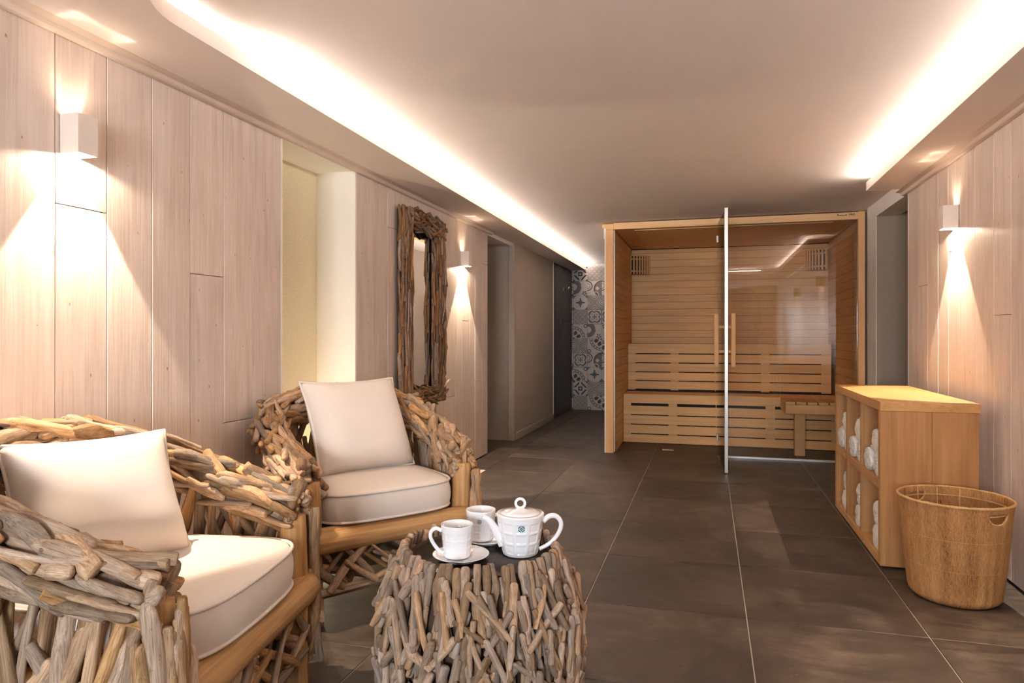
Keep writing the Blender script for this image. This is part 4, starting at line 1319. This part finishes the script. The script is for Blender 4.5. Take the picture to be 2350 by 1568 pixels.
# ------------------------------------------------------------------ towel shelf
SX0, SX1, SY0, SY1 = 0.740, 1.133, 3.390, 4.515
shelf = empty('towel_shelf', ((SX0 + SX1) / 2, (SY0 + SY1) / 2, 0), 0, 'low oak cube shelf with six compartments of rolled towels', 'shelf')
def sp_(name, x0, x1, y0, y1, z0, z1, mat, bev=0.0015):
    o = box(name, x0, x1, y0, y1, z0, z1, M[mat], shelf, bev); o.location -= Vector(shelf.location); return o
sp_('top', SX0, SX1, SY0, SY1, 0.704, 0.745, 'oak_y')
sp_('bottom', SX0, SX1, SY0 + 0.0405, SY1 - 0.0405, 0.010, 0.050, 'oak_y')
sp_('side_panel', SX0, SX0 + 0.205, SY0, SY0 + 0.040, 0.010, 0.7035, 'oak_z_shaded')
sp_('side_panel', SX0 + 0.2055, SX1 - 0.008, SY0, SY0 + 0.040, 0.010, 0.7035, 'oak_z_shaded')
sp_('side_panel', SX0, SX1, SY1 - 0.040, SY1, 0.010, 0.7035, 'oak_z_shaded')
sp_('back_panel', SX1 - 0.020, SX1 - 0.009, SY0 + 0.041, SY1 - 0.041, 0.051, 0.703, 'oak_z_shaded')
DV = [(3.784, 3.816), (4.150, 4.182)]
for a, b_ in DV: sp_('divider', SX0 + 0.001, SX1 - 0.022, a, b_, 0.0505, 0.7035, 'oak_z_shaded')
CMP = [(SY0 + 0.040, 3.784), (3.816, 4.150), (4.182, SY1 - 0.040)]
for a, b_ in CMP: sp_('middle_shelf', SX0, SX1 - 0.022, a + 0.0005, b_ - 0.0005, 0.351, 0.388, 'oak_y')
for x in (SX0 + 0.03, SX1 - 0.05):
    for y in (SY0 + 0.05, SY1 - 0.05):
        o = box('glide', x - 0.012, x + 0.012, y - 0.012, y + 0.012, 0.0, 0.0098, M['black'], shelf); o.location -= Vector(shelf.location)

def towel(y, z, r, x0, seed, label, wy=1.3):
    R = random.Random(seed)
    L = 0.30; n = 26; sides = 30
    e = empty('rolled_towel', (x0 + L / 2, y, z - r * 0.94), 0, label, 'towel', 'rolled white towels in the oak shelf')
    verts, faces = [], []
    # profile from end centre to the far end; the ends show the rolled layers
    prof_ = [(0.02, 0.012), (0.18, 0.002), (0.30, 0.010), (0.46, 0.000), (0.58, 0.009), (0.74, 0.000), (0.84, 0.008), (0.95, 0.004), (1.0, 0.014)]
    seq = [(f, dx) for f, dx in prof_] + [(1.0, L * q) for q in (0.15, 0.3, 0.5, 0.7, 0.85)] + [(f, L - dx) for f, dx in reversed(prof_)]
    ph = R.uniform(0, 6)
    for (f, dx) in seq:
        for k in range(sides):
            a = 2 * PI * k / sides
            nz = noise.noise(Vector((math.cos(a) * 1.6 + seed, math.sin(a) * 1.6, dx * 16)))
            rr = r * f * (1 + 0.09 * nz + 0.03 * math.sin(2 * a + ph))
            zz = max(-r * 0.94, math.sin(a) * rr)
            verts.append((dx - L / 2 + 0.006 * nz * (1 if f < 1 else 0.3), math.cos(a) * rr * wy, zz + r * 0.94))
    m = len(seq)
    for i in range(m - 1):
        for k in range(sides):
            faces.append((i * sides + (k + 1) % sides, i * sides + k, (i + 1) * sides + k, (i + 1) * sides + (k + 1) % sides))
    faces.append(tuple(range(sides))); faces.append(tuple((m - 1) * sides + k for k in range(sides - 1, -1, -1)))
    b = mesh_obj('terry_roll', verts, faces, M['towel'], e, True)
    # loose hem flap on the outside of the roll
    hv, hf = [], []
    a0 = R.uniform(0.6, 2.4)
    for i in range(7):
        a = a0 + 0.5 * i / 6
        for q in (0.06, 0.5, 0.94):
            rr = r * (1.03 + 0.05 * (i / 6))
            hv.append((-L / 2 + L * q, math.cos(a) * rr * wy, math.sin(a) * rr + r * 0.94))
    for i in range(6):
        for q in range(2):
            hf.append((i * 3 + q, i * 3 + q + 1, (i + 1) * 3 + q + 1, (i + 1) * 3 + q))
    h = mesh_obj('hem', hv, hf, M['towel'], e, True)
    md = h.modifiers.new('thick', 'SOLIDIFY'); md.thickness = 0.006
    return e
names = ['nearest', 'middle', 'farthest']
sd = 0
for ci, (a, b_) in enumerate(CMP):
    r = 0.0575
    sd += 1
    wdt = b_ - a
    for tier, zb in (('upper', 0.3885), ('lower', 0.0505)):
        zl = zb + r * 0.94
        if tier == 'upper':
            spots = [(a + wdt * 0.245, zl, SX0 + 0.010, 1.28, 'bottom near side'), (a + wdt * 0.735, zl, SX0 + 0.004, 1.28, 'bottom far side'),
                     (a + wdt * 0.31, zl + 1.86 * r, SX0 + 0.008, 1.30, 'on top of the pair')]
        else:
            spots = [(a + wdt * (0.30 if ci else 0.24), zl, SX0 + 0.006, 1.25, 'at the bottom'), (a + wdt * 0.26, zl + 1.92 * r, SX0 + 0.010, 1.22, 'on top')]
        for q, (y, z, x0, wy, w) in enumerate(spots):
            towel(y, z, r, x0, sd * 10 + q + (5 if tier == 'lower' else 0), 'rolled white towel %s, %s compartment, %s row of oak shelf' % (w, names[ci], tier), wy)

# ------------------------------------------------------------------ wicker basket
bk = empty('wicker_basket', (0.945, 3.110, 0), math.radians(-8), 'tall tapered oval woven laundry basket beside the oak shelf', 'basket')
BH = 0.400
def b_xy(f, a):
    rx = (0.158 + (0.198 - 0.158) * f ** 0.85); ry = rx * 1.02
    if f < 0.06: 
        q = 1 - 0.10 * (1 - f / 0.06) ** 2; rx *= q; ry *= q
    return rx * math.cos(a), ry * math.sin(a)
NA, NZ = 128, 48
me = bpy.data.meshes.new('woven_body')
bm = bmesh.new(); uvl = bm.loops.layers.uv.new('UVMap')
grid = []
for j in range(NZ + 1):
    f = j / NZ
    row = []
    for i in range(NA):
        a = 2 * PI * i / NA
        x, y = b_xy(f, a)
        w = 1 + 0.006 * math.sin(a * 32) + 0.004 * noise.noise(Vector((a * 9, f * 7, 1)))
        row.append(bm.verts.new((x * w, y * w, 0.003 + f * (BH - 0.006))))
    grid.append(row)
ha = [math.radians(-52), math.radians(128)]
for j in range(NZ):
    for i in range(NA):
        a = 2 * PI * (i + 0.5) / NA; f = (j + 0.5) / NZ
        skip = False
        for h0 in ha:
            da = (a - h0 + PI) % (2 * PI) - PI
            s = da * 0.19; zz = (f * BH) - 0.372
            if zz < 0 and math.hypot(s / 0.046, zz / 0.040) < 1: skip = True
        if skip: continue
        fc = bm.faces.new((grid[j][i], grid[j][(i + 1) % NA], grid[j + 1][(i + 1) % NA], grid[j + 1][i]))
        fc.smooth = True
        for lp, (ui, vj) in zip(fc.loops, ((i, j), (i + 1, j), (i + 1, j + 1), (i, j + 1))):
            lp[uvl].uv = (ui / NA, vj / NZ)
bt = bm.faces.new([grid[0][i] for i in range(NA - 1, -1, -1)])
for lp in bt.loops: lp[uvl].uv = (lp.vert.co.x, lp.vert.co.y)
bm.to_mesh(me); bm.free(); me.materials.append(M['basket'])
bo = bpy.data.objects.new('woven_body', me); link(bo, bk)
md = bo.modifiers.new('thick', 'SOLIDIFY'); md.thickness = 0.006; md.offset = -1
rim = [Vector((*b_xy(1.0, 2 * PI * k / 72), BH - 0.003 + 0.0008 * math.sin(k * 9))) for k in range(72)]
v, f = tube_data(rim, [0.0052 + 0.0006 * math.sin(k * 5) for k in range(72)], 8, True); mesh_obj('rim', v, f, M['cane'], bk, True)
ring_ = []
for k in range(72):
    x, y = b_xy(0.9, 2 * PI * k / 72); ring_.append(Vector((x * 0.955, y * 0.955, BH * 0.91)))
v, f = tube_data(ring_, 0.0025, 6, True); mesh_obj('wire_hoop', v, f, M['cane'], bk, True)
for a in [math.radians(x) for x in (75, 100, 125, 250, 275)]:
    pth = []
    for k in range(6):
        x, y = b_xy(1.0 - 0.18 * k, a); pth.append(Vector((x * 0.955, y * 0.955, BH * (0.99 - 0.18 * k))))
    v, f = tube_data(pth, 0.0022, 6); mesh_obj('wire_upright', v, f, M['cane'], bk, True)
for fz_ in (0.36, 0.66):
    hoop = []
    for k in range(72):
        x, y = b_xy(fz_, 2 * PI * k / 72); hoop.append(Vector((x * 1.004, y * 1.004, 0.003 + fz_ * (BH - 0.006))))
    v, f = tube_data(hoop, 0.0006, 5, True); mesh_obj('stitch_line', v, f, M['cane'], bk, True)
for h0 in ha:
    pth = []
    for k in range(17):
        th = PI + PI * k / 16
        s = 0.046 * math.cos(th); zz = 0.372 + 0.040 * math.sin(th)
        x, y = b_xy(zz / BH, h0 + s / 0.19); pth.append(Vector((x * 0.985, y * 0.985, zz)))
    v, f = tube_data(pth, 0.0038, 8); mesh_obj('handle_edge', v, f, M['cane'], bk, True)

# ------------------------------------------------------------------ driftwood trunk behind the viewer (seen mirrored in the glass)
tk = empty('driftwood_sculpture', (0.82, -0.70, 0), 0, 'tall bare driftwood sculpture seen only as a reflection in the sauna glass', 'sculpture')
lathe('base', [(0.0005, 0.0), (0.15, 0.0), (0.15, 0.03), (0.0005, 0.03)], M['drift_dark'], tk, 32)
main = catmull([(0, 0, 0.03), (0.02, 0, 0.35), (-0.03, 0, 0.75), (0.01, 0, 1.1), (0.06, 0, 1.45), (0.02, 0, 1.72), (-0.14, 0, 1.90)], 6)
tube('stem', main, [0.085 - 0.07 * (k / (len(main) - 1)) for k in range(len(main))], M['drift_dark'], tk, 12)
for (a, b_, r) in (((0.0, 0, 0.6), (-0.20, 0.02, 0.98), 0.022), ((0.0, 0, 0.55), (0.22, -0.03, 0.80), 0.02), ((0.0, 0, 1.02), (0.18, 0.02, 1.22), 0.024), ((0.03, 0, 1.15), (-0.10, 0.02, 1.36), 0.02), ((0.06, 0, 1.45), (0.16, 0.0, 1.75), 0.02), ((0.0, 0, 0.4), (-0.15, 0.04, 0.62), 0.02)):
    pth = catmull([a, tuple((a[i] + b_[i]) / 2 + (0.02 if i == 0 else -0.03 if i == 2 else 0) for i in range(3)), b_], 6)
    tube('branch', pth, [r * (1 - 0.7 * k / (len(pth) - 1)) for k in range(len(pth))], M['drift_dark'], tk, 8)
